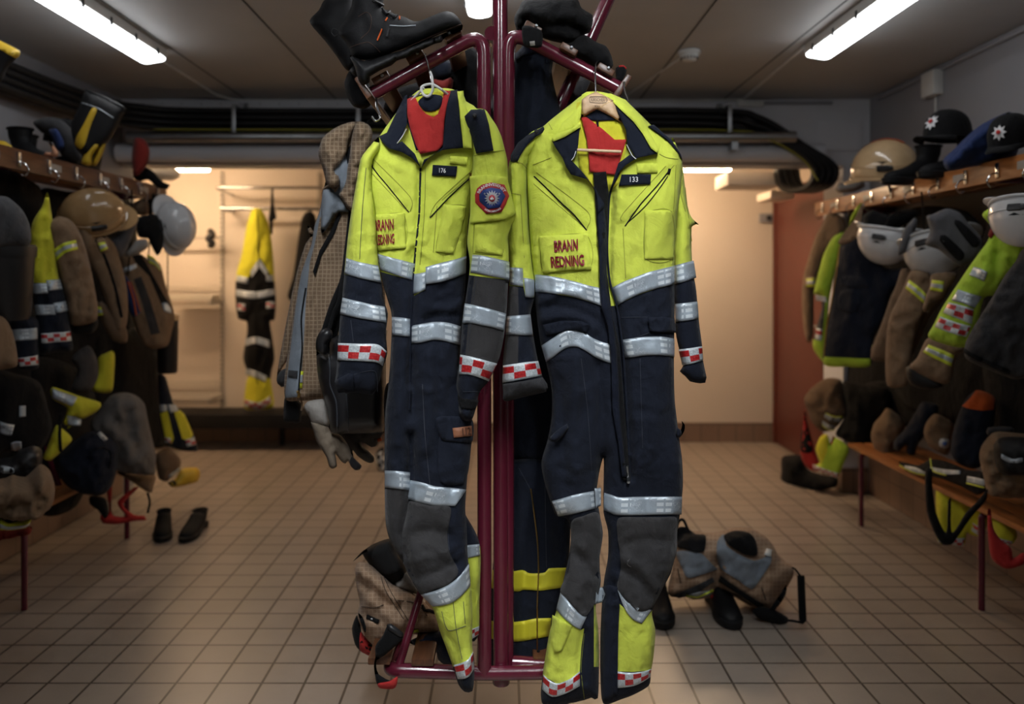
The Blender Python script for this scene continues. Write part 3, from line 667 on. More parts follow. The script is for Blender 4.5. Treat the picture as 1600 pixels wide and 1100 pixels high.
hline('zipper_pull', r, T('573,249 578,255 581,260'), TL, 5, BLK, .006); hline('zipper_pull', r, T('735,270 736,278 734,283'), TL, 4.5, BRASS, .006)
seam(TL, r, [z1('200,390 415,610 415,690'), z1('180,450 400,690'), z1('745,470 560,640 520,720'), z1('735,500 585,630'), z1('560,660 540,910'), T('665,262 663,334 656,414'), T('576,300 586,345 592,396')], STY)
ds = z1('595,650 715,660 690,790 645,918 552,905 575,760'); patch('chest_pocket', r, ds, TL, YEL, .004)
seam(TL, r, [z1('600,655 712,662 688,790 643,912 556,902 578,760 600,655'), z1('595,668 710,676')], STY, .7, 'pocket_stitching')
q = patch('text_pocket', r, z1('205,708 385,695 392,885 222,902 212,800'), TL, YEL, .008)
text('lettering', r, 'BRANN', z1('222,735 326,728 326,785 224,797'), TL, MARTXT, .0115, .03)
text('lettering', r, 'REDNING', z1('226,815 330,806 331,862 232,872'), TL, MARTXT, .0115, .03)
seam(TL, r, [z1('215,716 380,704 385,878 228,893 220,800 215,716')], STY, .7, 'pocket_stitching')
patch('hook_loop_tab', r, z1('630,390 724,398 720,440 628,430'), TL, YEL, .005)
patch('name_tag', r, z1('537,438 668,446 662,502 532,495'), TL, NAVY2, .006)
text('tag_number', r, '176', z1('571,455 607,458 606,482 571,480'), TL, WTXT, .009, .01)
# collar and lining
patch('inside_back', r, T('640,150 715,140 712,200 690,235 650,235 636,190'), TL, NAVY2, .002)
patch('back_yoke', r, z1('440,80 560,45 600,45 585,150 540,185 490,160 455,110'), TL, YEL2, .006, sm=True)
patch('collar_back', r, z1('458,100 480,75 530,60 585,68 592,100 570,138 530,152 495,150 470,125'), TL, NAVY2, .010, sm=True)
patch('lining', r, z1('398,85 440,70 470,130 500,165 540,182 565,165 585,110 598,38 634,42 615,110 600,200 592,330 565,362 470,380 445,330 415,240 398,160'), TL, RED, .012)
seam(TL, r, [z1('470,140 480,250 500,370'), z1('455,150 462,260 480,372'), z1('520,190 525,365'), z1('555,190 550,360'), z1('445,370 565,355')], plain('stitch_thread_red', (.16, .008, .01), .9), .8, 'lining_stitching')
lc = patch('collar_flap', r, z1('385,70 400,62 396,160 400,215 375,280 345,325 372,312 440,378 474,455 430,405 370,370 300,350 262,310 248,285 290,265 330,180 360,120'), TL, NAVY, .020)
rc = patch('collar_flap', r, z1('634,42 672,60 680,170 700,348 640,352 585,360 520,395 474,455 490,410 545,385 590,345 598,260 606,180 615,110'), TL, NAVY, .020)
patch('collar_stand', r, z1('668,45 702,40 708,110 740,190 748,352 702,350 690,240 680,140'), TL, YEL, .024)
seam(TL, r, [z1('676,55 690,200 716,350'), z1('270,282 310,345 380,368 450,425'), z1('700,352 745,354')], STY, .8, 'collar_stitching')
hline('zipper_tape', r, z1('396,245 370,290 345,322'), TL, 1.2, WTXT, .024)
# left sleeve (front of torso)
SL = cloth('sleeve', r, T('592,214 580,226 570,238 563,250 556,290 549,330 543,375 539,415 535,460 531,500 528,540 526,575 524,592 523,597 527,607 540,614 560,614 582,617 592,600 598,575 605,552 603,520 606,490 600,470 596,440 590,400 588,360 585,320 580,280 582,250 592,235'), 2.235, .040, [YEL, NAVY], R=32, amp=.008, seed=5, nx=35, ny=100,
    zones=[(T('520,425 545,430 596,440 640,440 640,640 500,640'), 1)], folds=[(T('572,262 570,320 575,385'), -.008, 5), (T('555,300 552,360'), .004, 6), (T('598,480 606,490 600,500'), -.012, 5), (T('545,455 570,462'), -.004, 5), (T('560,520 590,512'), .006, 6), (T('524,590 545,580 560,583'), -.006, 4)])
band('reflective_band', r, T('541,403 560,409 575,412 591,415'), T('538,428 560,434 578,438 596,442'), SL, REFL, u0=3.2)
band('reflective_band', r, T('535,465 557,470 578,475 601,479'), T('531,491 555,496 578,500 604,504'), SL, REFL, u0=3.0)
band('checker_band', r, T('528,536 560,537 590,538 604,549'), T('527,563 560,564 588,566 598,572'), SL, CHK)
cf = patch('cuff_tab', r, T('523,595 545,583 552,585 553,612 528,614'), SL, NAVY, .012)
seam(SL, r, [T('553,585 586,580 590,612'), T('572,262 566,330 562,405'), T('548,500 552,534')], STN)
# right sleeve with badge
SRp = z1('700,172 745,140 815,140 850,185 880,230 905,285 920,340 935,400 940,450 944,560 983,700 960,765 940,828 944,900 946,1100')+T('794,440 792,480 789,514 784,545 778,566 764,595 757,603 749,613 743,640 737,656 728,658 718,650 716,620 713,602 715,585 719,554 722,504 727,470 733,430 734,408')+z1('722,860 728,780 737,700 740,600 742,520 752,440 748,350 735,280')
SR = cloth('sleeve', r, SRp, 2.225, .045, [YEL, NAVY, KNEE], R=34, amp=.008, seed=11, nx=38, ny=100,
    zones=[(T('700,428 734,430 765,434 800,440 800,680 700,680'), 1), (T('741,432 765,434 800,438 790,515 780,560 776,568 751,562 727,556 732,500'), 2)],
    folds=[(z1('925,340 900,400 760,392'), -.006, 4), (z1('780,800 850,850 900,900'), -.005, 5), (T('740,440 733,490 727,550'), -.006, 4), (T('716,640 730,648'), .005, 5)])
band('reflective_band', r, T('738,398 752,399 767,402 780,405 796,409'), T('735,426 750,428 764,431 780,434 796,438'), SR, REFL, u0=3)
band('reflective_band', r, T('726,474 738,476 751,479 770,484 791,490'), T('722,505 738,505 751,508 768,511 787,517'), SR, REFL, u0=1)
band('checker_band', r, T('719,554 735,557 751,561 765,565 777,568'), T('717,585 730,585 740,587 752,591 764,596'), SR, CHK, u0=.5)
ep = patch('epaulette', r, z1('705,180 742,142 815,140 838,220 863,362 770,378 742,280'), SR, NAVY, .006)
seam(SR, r, [z1('715,185 748,285 775,368 855,354'), z1('745,152 812,150 850,350')], STN)
MB().lathe(o_h[SR.name].pos(*z1('762,174')[0], .05), [(.006, -.004), (.006, .002), (.003, .004)], 12, Matrix.Rotation(math.pi/2, 4, 'X')).build('snap_button', BPL, r)
fp = patch('badge_flap', r, z1('735,500 830,490 935,505 950,560 984,702 930,730 860,742 738,752 742,620'), SR, YEL, .010)
b1 = patch('badge', r, z1('800,545 850,533 922,545 948,605 930,650 905,692 825,702 765,642 763,600 775,565'), SR, plain('badge_red', (.45, .02, .03), .6), .014)
b2 = patch('badge_field', r, z1('808,572 852,560 905,570 928,607 896,668 832,676 788,636 786,600'), SR, plain('badge_blue', (.012, .035, .18), .6), .0155)
bc = z1('855,618')[0]; st = [(bc[0]+(12.4 if i % 2 == 0 else 8)*math.cos(i*math.pi/16), bc[1]+(13 if i % 2 == 0 else 8.4)*math.sin(i*math.pi/16)) for i in range(32)]
patch('badge_star', r, st, SR, plain('badge_silver', (.4, .4, .42), .5), .017, step=3)
patch('badge_centre', r, [(bc[0]+5*math.cos(i*math.pi/8), bc[1]+5.4*math.sin(i*math.pi/8)) for i in range(16)], SR, plain('badge_red', (.45, .02, .03), .6), .0185, step=3)
patch('badge_emblem', r, T('-3,2 -2.6,-1 -1.2,-.2 -.8,-3.2 0,-.6 .8,-3.2 1.2,-.2 2.6,-1 3,2 0,3.2', *bc), SR, WTXT, .0195, step=3)
for dx in (-11.5, 11.5): patch('badge_cross', r, [(bc[0]+dx+a*.5, bc[1]-7+b*.5) for a, b in T('-1,-3.4 1,-3.4 1,-1 3.4,-1 3.4,1 1,1 1,3.4 -1,3.4 -1,1 -3.4,1 -3.4,-1 -1,-1')], SR, plain('badge_silver', (.4, .4, .42), .5), .017, step=3)
def arc(rx, ry0, ry1, a0, a1, flip=False):
    def f(u, v):
        a = math.radians(a0+(a1-a0)*u); k = ry0+(ry1-ry0)*(1-v if not flip else v); return (bc[0]+rx*k*math.cos(a), bc[1]-k*math.sin(a)*1.02)
    return f
text('badge_text', r, 'BRANNVESENET', None, SR, WTXT, .0165, .02, fn=arc(1.08, 19, 23.5, 158, 28))
text('badge_text', r, 'INTERKOMMUNALE', None, SR, WTXT, .0165, .02, fn=arc(1.0, 18.5, 21.5, 236, 312, True))
seam(SR, r, [z1('742,508 832,498 932,512'), z1('742,746 860,736 965,712'), z1('760,752 752,900 770,915 905,922 912,880'), z1('760,390 840,372 920,360')], STY)
seam(SR, r, [T('744,436 737,490 731,552'), T('723,612 752,612')], STN)
patch('sleeve_pocket', r, z1('762,755 925,732 912,925 765,905'), SR, YEL, .004)
patch('cuff_strap', r, T('715,616 722,622 748,626 743,640 722,638 716,630'), SR, BLK, .006)

# ---------------------------------------------------------------- right coverall (number tag 133)
z4 = K(780, 130, 3.438); z6 = K(780, 400, 3.668); z8 = K(760, 680, 2.618)
r = empty('coverall', P(950, 1095, 2.27), 'right yellow and navy coverall hanging open on a wooden hanger, number 133 on its tag', ck, 'firefighter coveralls on the central rack')
CR = r
# body and both legs in one piece
TR = LL = RL = cloth('coverall_body', r, T('908,150 895,160 862,186 848,198 826,210 820,240 822,290 825,340 828,390 834,440 837,482 845,539 853,566 862,610 862,650 856,686 846,722 851,755 861,787 869,806 885,810 892,830 890,863 882,900 876,926 869,955 859,986 853,1020 848,1054 845,1085 850,1102 880,1101 913,1094 924,1090 934,1091 936,1040 935,985 931,950 935,920 938,909 937,870 941,833 937,802 932,775 936,740 943,715')+T('943,760 943,800 950,830 950,870 944,905 940,950 938,1000 938,1050 940,1092 947,1101 970,1093 989,1086 1014,1071 1017,1050 1020,1032 1022,1016 1024,985 1019,955 1035,921 1048,895 1056,863 1058,830 1062,806 1067,760 1066,720 1062,690 1058,659 1054,620 1053,558 1054,500 1054,441 1054,400 1058,340 1064,290 1066,250 1055,228 1035,208 1018,196 1000,178 978,158 955,147 931,143'), 2.275, .046, [YEL, NAVY, YEL], R=32, step=5, amp=.013, seed=22, nx=45, ny=130,
    zones=[(T('820,450 867,459 900,465 942,478 960,478 993,462 1025,451 1053,444 1100,440 1100,1120 820,1120'), 1), (z8('283,712 340,768 388,796 400,790 388,870 382,965 345,1000 290,1018 235,985 200,960 250,800'), 2), (T('928,945 936,943 936,1042 928,1042'), 2), (z8('545,690 562,705 600,755 635,772 678,716 700,800 700,900 670,962 600,968 535,966 540,800'), 2)],
    folds=[(T('955,300 950,392 952,446 963,482 972,553 982,697 984,745'), -.030, 7), (T('834,275 875,318 917,360'), -.006, 4), (T('1046,265 1010,310 976,353'), -.006, 4), (T('848,470 880,455 905,458'), .010, 6), (T('845,500 885,492 918,500 928,515'), .014, 6), (T('850,480 870,476 900,485 930,500'), -.008, 5), (T('900,560 898,640 896,740'), .018, 12), (T('872,590 878,660'), -.010, 9), (T('935,570 940,640 940,725'), -.014, 8), (T('1020,590 1022,700'), .008, 16), (T('1000,420 1020,350 1040,300'), .004, 9), (T('850,300 870,350'), .005, 8), (T('985,380 980,430'), .006, 7), (T('1005,340 1000,400'), -.004, 6),
    (T('880,700 884,770'), -.008, 8), (T('895,862 915,880 928,900'), -.014, 6), (T('898,845 912,858'), .008, 6), (T('924,830 938,850'), -.006, 6), (T('912,985 905,1045 908,1090'), -.014, 6), (T('880,975 872,1010 878,1040'), .006, 7),
    (T('975,872 1000,884 1030,925'), .012, 7), (T('972,890 1000,905 1015,930'), -.014, 6), (T('978,850 1010,842 1050,846'), -.008, 7), (T('960,910 960,1000 959,1090'), -.018, 5), (T('1004,990 1010,1045'), -.008, 5), (T('985,1000 982,1040'), .006, 6), (T('1000,640 1030,650 1054,640'), -.006, 6), (T('870,730 900,745 930,735'), -.006, 6)])
patch('knee_patch', r, T('893,815 912,806 934,801 942,833 936,878 939,909 931,940 915,963 902,955 888,938 875,924 882,905 889,890 892,855'), LL, KNEE, .005, sm=True)
band('reflective_band', r, T('862,783 877,779 894,774 912,770 928,767'), T('872,807 884,805 896,803 912,799 930,795'), LL, REFL, u0=.8)
band('reflective_band', r, T('929,763 939,762'), T('931,794 939,790'), LL, REFL, u0=.6)
band('reflective_band', r, T('876,924 886,937 896,949 906,957 917,963'), T('869,952 878,963 888,972 897,979 907,984'), LL, REFL)
band('reflective_band', r, T('932,918 950,917'), T('930,944 941,941'), LL, REFL)
band('checker_band', r, T('849,1054 860,1064 872,1068 890,1061 906,1049'), T('847,1077 858,1087 868,1089 888,1082 906,1072'), LL, CHK)
patch('leg_pocket', r, z8('270,735 350,780 310,880 280,890 262,830'), LL, YEL, .006)
seam(LL, r, [z8('340,790 300,885 285,870'), z8('272,740 350,785'), T('913,990 908,1045 913,1092')], STY)
patch('knee_patch', r, T('966,810 1000,808 1036,808 1057,809 1058,835 1057,863 1046,896 1033,924 1020,948 1008,955 997,955 986,946 972,930 964,917 970,888 968,860 965,840'), RL, KNEE, .005, sm=True)
seam(RL, r, [T('966,813 1010,812 1056,813'), T('966,817 1010,816 1056,817')], STN)
hline('scuff_mark', r, T('976,848 983,858 992,846 988,866 980,880 986,885'), RL, 3.0, plain('scuff', (.10, .10, .10), .9), .002)
band('reflective_band', r, T('944,770 955,773 968,777 1000,776 1035,776 1066,776'), T('943,797 953,801 964,805 1000,805 1035,804 1065,804'), RL, REFL, u0=2)
band('reflective_band', r, T('963,918 972,931 982,942 998,950 1018,953'), T('973,944 979,956 986,965 994,971 1003,974'), RL, REFL)
band('checker_band', r, T('964,1049 978,1051 992,1051 1006,1049 1018,1045'), T('964,1075 978,1074 990,1072 1004,1066 1016,1058'), RL, CHK)
patch('inner_leg_panel', r, z8('475,620 500,612 535,620 545,700 538,800 536,1060 478,1085 474,900'), RL, NAVY, .006)
seam(RL, r, [z8('500,620 492,1080'), z8('540,700 536,960')], STN)
# chest
patch('back_yoke', r, T('901,160 960,150 985,200 968,285 950,305 930,300 905,262 898,200'), TR, YEL2, .002)
patch('inside_back', r, T('927,270 947,268 951,300 948,420 956,490 968,540 985,750 974,750 962,640 955,540 942,480 936,400'), TR, BLK, .012)
patch('collar_back', r, z4('450,190 520,140 590,165 662,205 625,198 530,202 455,196'), TR, NAVY2, .006)
patch('lining', r, z4('440,182 470,182 560,250 620,303 684,302 655,400 622,492 560,487 485,475 482,400 470,300 455,240'), TR, RED, .010)
hline('hanger_loop', r, z4('527,198 530,235'), TR, 3.4, BLK, .008)
seam(TR, r, [z4('515,265 530,360 545,480'), z4('495,255 500,360'), z4('620,310 590,480'), z4('490,470 620,485')], plain('stitch_thread_red', (.16, .008, .01), .9), .8, 'lining_stitching')
lc = patch('collar_flap', r, z4('285,312 340,290 432,240 425,330 415,385 390,416 450,480 500,545 525,610 530,700 565,660 520,570 470,515 385,490 360,450 340,400 305,350'), TR, NAVY, .020)
patch('front_placket', r, T('933,300 944,318 947,350 948,392 948,450 955,485 963,540 967,600 968,645 974,697 979,745 972,745 966,690 957,640 955,560 950,510 940,480 937,440 936,380 934,340'), TR, NAVY2, .016)
rc = patch('collar_flap', r, z4('618,105 690,152 735,205 790,300 852,378 740,402 680,440 640,482 590,600 612,520 640,430 700,385 735,405 690,330 680,250 650,185'), TR, NAVY, .020)
hline('front_zipper', r, T('967,270 957,290 952,310 950,350 949,395 953,440 964,480 973,545 978,620 982,697 984,752'), TR, 3.4, NAVY2, .010)
patch('collar_stand', r, z4('530,52 600,55 680,90 745,160 800,250 858,352 850,376 815,350 770,270 720,205 660,150 600,90'), TR, YEL, .026)
patch('collar_stand', r, z4('285,290 310,270 395,240 436,205 440,235 350,290 290,314'), TR, YEL, .026)
patch('collar_stand', r, z4('443,62 470,46 530,42 535,60 480,70 445,90 438,180 420,230 360,262 300,285 340,210 400,160 436,110'), TR, YEL, .022)
seam(TR, r, [z4('610,62 700,115 790,260 850,365'), z4('735,160 790,255 840,345'), z4('265,215 285,250'), z4('290,305 400,250')], STY, .8, 'collar_stitching')
hline('zipper_tape', r, z4('412,365 402,395 388,414'), TR, 1.2, WTXT, .024); hline('zipper_tape', r, z4('685,330 715,390 737,407'), TR, 1.2, WTXT, .024)
patch('shoulder_strap', r, z4('800,230 830,222 930,310 975,380 985,412 960,370 900,300'), TR, NAVY, .010)
band('reflective_band', r, T('836,429 850,430 870,433 887,437 903,441 920,446 939,450'), T('836,456 852,457 867,459 882,461 900,465 920,471 942,479'), TR, REFL, u0=1.7)
band('reflective_band', r, T('956,450 970,442 987,435 1000,430 1014,425 1034,420 1054,415'), T('965,477 978,469 993,462 1008,456 1025,451 1040,447 1054,444'), TR, REFL, u0=2.1)
band('reflective_band', r, T('846,540 858,532 870,524 880,516 890,514 903,515 915,521 928,529 940,534 954,538'), T('853,566 863,559 873,551 884,544 894,542 905,543 918,550 930,558 943,564 957,568'), TR, REFL, u0=1.9)
band('reflective_band', r, T('971,531 985,529 1000,527 1012,526 1034,526 1054,529'), T('977,559 990,558 1002,556 1014,555 1034,555 1054,558'), TR, REFL, u0=.9)
patch('chest_zip_panel', r, T('0,0 1,0 1,1'), TR, YEL) if 0 else None
for zz in (z4('187,500 260,570 330,640 400,705 470,790'), z4('916,466 850,550 760,650 676,768')): hline('pocket_zipper', r, zz, TR, 2.2, BLK, .002)
hline('pocket_zipper', r, z4('905,500 850,580 780,665 690,750'), TR, 1.6, BLK, .002)
hline('zipper_pull', r, z4('916,460 910,485'), TR, 4.5, BLK, .006); hline('zipper_pull', r, T('980,728 981,740 982,754'), TR, 5, STEEL, .016)
q = patch('text_pocket', r, z4('215,822 475,806 496,1000 360,1005 235,1022 225,930'), TR, YEL, .008)
seam(TR, r, [z4('225,830 468,815 487,992 242,1012 225,830'), z4('222,850 470,832')], STY, .7, 'pocket_stitching')
text('lettering', r, 'BRANN', z4('293,846 422,836 424,898 297,908'), TR, MARTXT, .0115, .03)
text('lettering', r, 'REDNING', z4('275,932 454,920 459,980 282,994'), TR, MARTXT, .0115, .03)
patch('hook_loop_tab', r, z4('738,432 852,430 850,480 742,484'), TR, YEL, .005)
patch('name_tag', r, z4('657,490 816,489 813,542 642,552'), TR, NAVY2, .006)
text('tag_number', r, '133', z4('702,503 746,502 746,530 702,531'), TR, WTXT, .009, .01)
patch('chest_pocket', r, z4('780,683 930,683 937,945 780,945'), TR, YEL, .004)
seam(TR, r, [z4('785,690 925,690 932,940 785,940 785,690'), z4('785,702 925,702'), z4('868,690 870,900'), z4('785,900 932,900'), z4('200,480 475,690 472,780'), z4('185,540 440,760'), z4('895,445 665,700 660,740'), z4('940,440 700,720'), z4('180,440 280,400'), z4('665,780 680,1050'), z4('520,640 525,880'), z4('950,440 940,640 935,690'), z4('860,380 900,400 960,408')], STY)
hf = patch('pocket_flap', r, T('1013,496 1034,495 1054,497 1057,520 1034,519 1015,517'), TR, NAVY, .010)
hf = patch('pocket_flap', r, z6('250,395 350,372 470,372 520,395 500,440 450,425 390,422 340,440 270,455'), TR, NAVY, .010)
seam(TR, r, [z6('700,352 850,350'), z6('690,500 860,440'), T('908,560 918,640 925,740'), T('1000,560 1004,700'), T('968,560 974,640 980,720')], STN)
fl2 = cloth('pocket_flap', r, z6('285,1050 330,1000 390,962 398,985 360,1040 320,1068'), 2.215, .008, NAVY, amp=.003, step=4)
fl3 = cloth('pocket_flap', r, T('1058,668 1064,672 1066,664 1065,657 1070,664 1069,674 1062,684 1056,682'), 2.25, .006, NAVY, amp=.001, step=4)
# sleeves
S2 = cloth('sleeve', r, z4('240,232 150,285 100,325 65,400 50,450 45,600 50,700 45,830 58,985')+T('796,444 792,490 790,523 786,560 784,590 786,612 788,627 820,620 853,612 855,600 847,588 841,566 836,540 833,523 829,491 835,465 835,437 832,420 828,380 825,340 823,290 826,250 848,215'), 2.265, .045, [YEL, NAVY, KNEE], R=30, amp=.009, seed=31, nx=35, ny=110,
    zones=[(T('780,446 818,448 821,464 840,464 870,465 870,640 770,640'), 1), (z6('40,170 108,180 112,340 108,610 0,640 0,400'), 2)],
    folds=[(T('818,380 818,440 822,470'), -.012, 4), (T('826,300 822,360'), -.006, 5), (T('806,300 803,380'), .006, 7), (z4('60,420 90,425 130,470 165,500'), -.005, 4)])
band('reflective_band', r, T('796,418 806,418 817,419'), T('797,445 806,446 818,448'), S2, REFL, u0=1.2)
band('reflective_band', r, T('818,434 826,435 835,437'), T('821,464 828,465 835,466'), S2, REFL, u0=0)
band('reflective_band', r, T('792,494 805,493 818,492 829,491'), T('790,523 805,523 820,524 833,524'), S2, REFL, u0=1.2)
band('checker_band', r, T('786,571 800,569 820,566 841,564'), T('785,598 800,596 825,591 847,587'), S2, CHK)
patch('cuff', r, T('786,600 820,595 848,590 854,612 820,620 789,627'), S2, CHAR, .010)
patch('epaulette', r, z4('62,385 100,320 150,280 238,232 246,258 195,290 150,330 110,395 98,422 60,422'), S2, NAVY, .008)
MB().lathe(o_h[S2.name].pos(*z4('200,260')[0], .05), [(.006, -.004), (.006, .002), (.003, .004)], 12, Matrix.Rotation(math.pi/2, 4, 'X')).build('snap_button', BPL, r)
seam(S2, r, [z4('70,425 120,430 165,480'), z4('115,600 120,700 135,940'), z4('60,590 115,600')], STY)
S3 = cloth('sleeve', r, T('1050,215 1060,235 1066,255 1070,290 1073,315 1078,335 1085,345 1092,351 1081,354 1081,403 1084,430 1088,455 1092,501 1097,540 1099,566 1104,590 1102,598 1094,599 1086,598 1078,596 1071,588 1062,580 1068,570 1061,545 1056,520 1054,470 1053,430 1054,380 1056,330 1050,260'), 2.31, .035, [YEL, NAVY], R=18, amp=.006, seed=33, nx=30, ny=100,
    zones=[(T('1040,446 1053,444 1087,434 1110,430 1120,620 1040,620'), 1)], folds=[(T('1066,290 1070,320 1076,345'), -.006, 4)])
band('reflective_band', r, T('1053,415 1068,411 1084,407'), T('1053,444 1070,440 1088,434'), S3, REFL, u0=.9)
band('reflective_band', r, T('1055,475 1072,473 1090,471'), T('1055,503 1074,501 1092,498'), S3, REFL, u0=.5)
band('checker_band', r, T('1060,546 1078,544 1097,541'), T('1066,571 1082,568 1099,563'), S3, CHK)
seam(S3, r, [z4('985,520 975,590 1000,690'), z4('1000,560 1015,700 1035,850')], STY)
# hangers
def ptube(s, Y, w, n=10): return smoothline([P(x, y, Y) for x, y in T(s)], 6)
h = empty('coat_hanger', P(672, 150, 2.26), 'white plastic hanger inside the left coverall', 'coat hanger')
MB().tube(smoothline([P(665, 84, 2.378), P(664, 88, 2.366), P(667, 95, 2.34), P(672, 118, 2.24), P(674, 135, 2.22)], 6), .0018, 8).build('hook', CHROME, h)
MB().tube(smoothline([P(x, y, 2.215) for x, y in T('672,112 675,122 676,140 670,150 662,148 658,138 664,133 676,132 690,140')], 6), .0036, 10).tube([P(662, 137, 2.215), P(648, 152, 2.24), P(632, 170, 2.27)], .0036, 8).tube([P(690, 140, 2.215), P(715, 160, 2.27)], .0036, 8).build('arm', WHITEP, h)
h = empty('coat_hanger', P(935, 238, 2.26), 'light wooden hanger inside the right coverall', 'coat hanger')
MB().tube(smoothline([P(940, 104, 2.46), P(935, 96, 2.42), P(931, 100, 2.36), P(930, 112, 2.30), P(931, 144, 2.215)], 6), .0022, 8).build('hook', CHROME, h)
wd = cloth('arm', h, z4('443,88 475,65 520,45 570,68 612,92 640,150 668,218 600,178 527,140 480,162 440,186'), 2.21, .009, HANGW, amp=0, R=3, sm=False, step=5)
seam(wd, h, [z4('527,140 570,112 612,92')], BRASS, .6, 'joint_line')
text('stamp', h, 'KIRSCHER', z4('492,78 568,80 568,98 492,97'), wd, plain('stamp_ink', (.12, .08, .05), .8), .001, 0)
seam(wd, h, [z4('488,73 573,75 573,104 488,102 488,73')], plain('stamp_ink', (.12, .08, .05), .8), .8, 'stamp_frame')
text('stamp', h, 'Kika', z4('514,118 542,118 542,130 514,130'), wd, plain('stamp_ink', (.12, .08, .05), .8), .001, 0)
MB().tube([P(*z4('418,358')[0], 2.20), P(*z4('655,368')[0], 2.20)], .0042, 10).build('trouser_bar', HANGW, h)

# ---------------------------------------------------------------- navy garment between
r = empty('navy_work_suit', P(820, 1045, 2.42), 'dark navy work suit hanging behind the coveralls, two yellow bands round its legs', 'work suit')
a = cloth('jacket', r, K(760, 0, 4.706)('268,200 410,225 405,340 475,380 490,460 480,520 500,640 540,800 560,900')+T('880,230 884,420 890,560 880,680 870,720 845,727 815,722 780,728 772,700 770,600 768,420 766,260 770,215 775,180 782,160 795,110 805,85 817,70'), 2.57, .05, NAVY, R=45, amp=.014, seed=41, nx=26, ny=120, folds=[(T('810,80 802,140 785,210'), .012, 7), (T('832,85 835,150 826,220'), -.012, 7), (T('845,100 852,180'), .010, 6)])
lo = cloth('hanging_loop', r, K(760, 0, 4.706)('268,190 405,225 404,345 340,350 275,335'), 2.335, .005, BLK, amp=.001, R=4, step=4); patch('care_label', r, K(760, 0, 4.706)('318,305 355,300 358,335 322,338'), lo, LGREY, .002)
patch('collar', r, K(760, 0, 4.706)('205,400 270,340 400,350 475,380 486,440 440,470 430,410 360,385 260,410 215,450'), a, NAVY2, .008)
seam(a, r, [T('775,585 775,720'), T('865,590 862,715')], STN)
b = cloth('trousers', r, z8('48,115 330,115 345,320 335,560 320,700 260,800 262,830 250,940 105,966 60,960 18,945 14,840 15,760 24,560 40,430 60,300'), 2.54, .045, NAVY, R=45, amp=.010, seed=42, nx=16, ny=200,
    folds=[(z8('110,140 105,500 85,900'), .012, 8), (z8('160,200 160,500 150,900'), -.012, 7), (z8('235,200 250,500 240,900'), .012, 8), (z8('290,150 300,500'), -.01, 7)])
YB_ = plain('yellow_band', (.66, .60, .03), .55)
band('yellow_band', r, z8('24,550 80,565 90,560 150,552 175,565 240,562 255,545 330,542'), z8('20,625 70,642 90,636 135,640 150,632 220,636 250,632 320,622'), b, YB_, u0=0)
band('yellow_band', r, z8('15,758 75,768 90,766 150,760 200,750 265,748'), z8('18,832 75,842 95,845 150,842 200,832 262,822'), b, YB_, u0=0)
for zz in ('85,215 92,300 95,400 90,500', '182,220 198,340 210,450 213,560 208,700 208,900'): hline('zipper', r, z8(zz), b, 2.2, BRASS, .004)
hline('zipper_pull', r, z8('212,880 213,925'), b, 4.5, BLK, .010)
seam(b, r, [z8('130,130 180,220'), z8('80,130 75,210'), z8('240,200 245,540')], STN)

# ---------------------------------------------------------------- things lying on the rack
m = K(460, 0, 5.0)
r = empty('safety_boot', P(640, 130, 2.40), 'black safety boot with orange eyelets lying on the left arm of the rack', 'boot', 'boots on the rack')
u = cloth('upper', r, m('480,-40 700,-60 690,30 690,70 740,85 800,118 860,132 930,165 985,162 1050,135 1150,95 1200,88 1240,100 1280,135 1310,190 1300,215 1150,262 1000,330 850,385 700,430 560,470 450,440 430,380 400,330 350,270 340,235 390,160 440,60'), 2.36, .05, BLEA, R=30, amp=.004, seed=3, nx=30, ny=30, folds=[(m('560,100 600,150 590,260'), .006, 6), (m('740,200 700,330'), -.004, 4), (m('660,100 640,200'), .008, 8)], back=1)
s = cloth('sole', r, m('432,430 560,478 700,432 850,388 1000,325 1150,268 1270,212 1318,192 1310,235 1180,290 1150,330 1090,345 1010,385 960,400 880,450 800,475 760,510 680,545 590,600 590,640 540,665 500,620 470,520'), 2.355, .056, BRUB, R=10, amp=.003, seed=4, nx=12, ny=12, back=1)
for q_ in ('725,138 712,162', '822,128 822,148', '685,225 648,315'): hline('orange_eyelet', r, m(q_), u, 2.4, ORNG, .004)
hline('grey_piping', r, m('745,198 850,204 948,198'), u, 1.6, REFS, .004); hline('side_tag', r, m('742,222 722,285'), u, 4, CHAR, .003)
hlines('stitching', r, [m('425,375 500,345 580,330 640,375 670,410'), m('560,480 720,425 900,360 1100,270 1300,190'), m('500,130 560,95 600,130 590,230 520,300')], u, 1.0, plain('boot_stitch', (.06, .03, .02), .8))
for q_ in ('690,70 720,110 745,90', '745,110 780,130 800,120', '610,0 690,40'): hline('lace', r, m(q_), u, 5, BRUB, .010)
hline('pull_loop', r, m('350,240 300,225 288,255 315,285 345,265'), u, 2.2, BRUB, .006)
r = empty('safety_boot', P(530, 110, 2.58), 'second black boot leaning left behind the one with orange eyelets', 'boot', 'boots on the rack')
cloth('upper', r, m('118,165 190,80 250,-10 440,-20 500,120 560,200 600,330 520,470 420,555 330,440 240,320 190,265'), 2.60, .05, BLEA, R=26, amp=.006, seed=8, back=1)
cloth('sole', r, m('420,520 500,500 620,440 700,430 700,500 540,600 470,600'), 2.59, .05, BRUB, R=12, amp=.002, back=1)
G('knitted_headwear', 'black knitted cap hanging at the left end of the rack arm', 'cap', T('545,112 558,106 572,120 582,148 578,166 566,170 552,166 542,150 538,130'), 2.66, .05, BLK, amp=.008)
m = K(760, 0, 4.706)
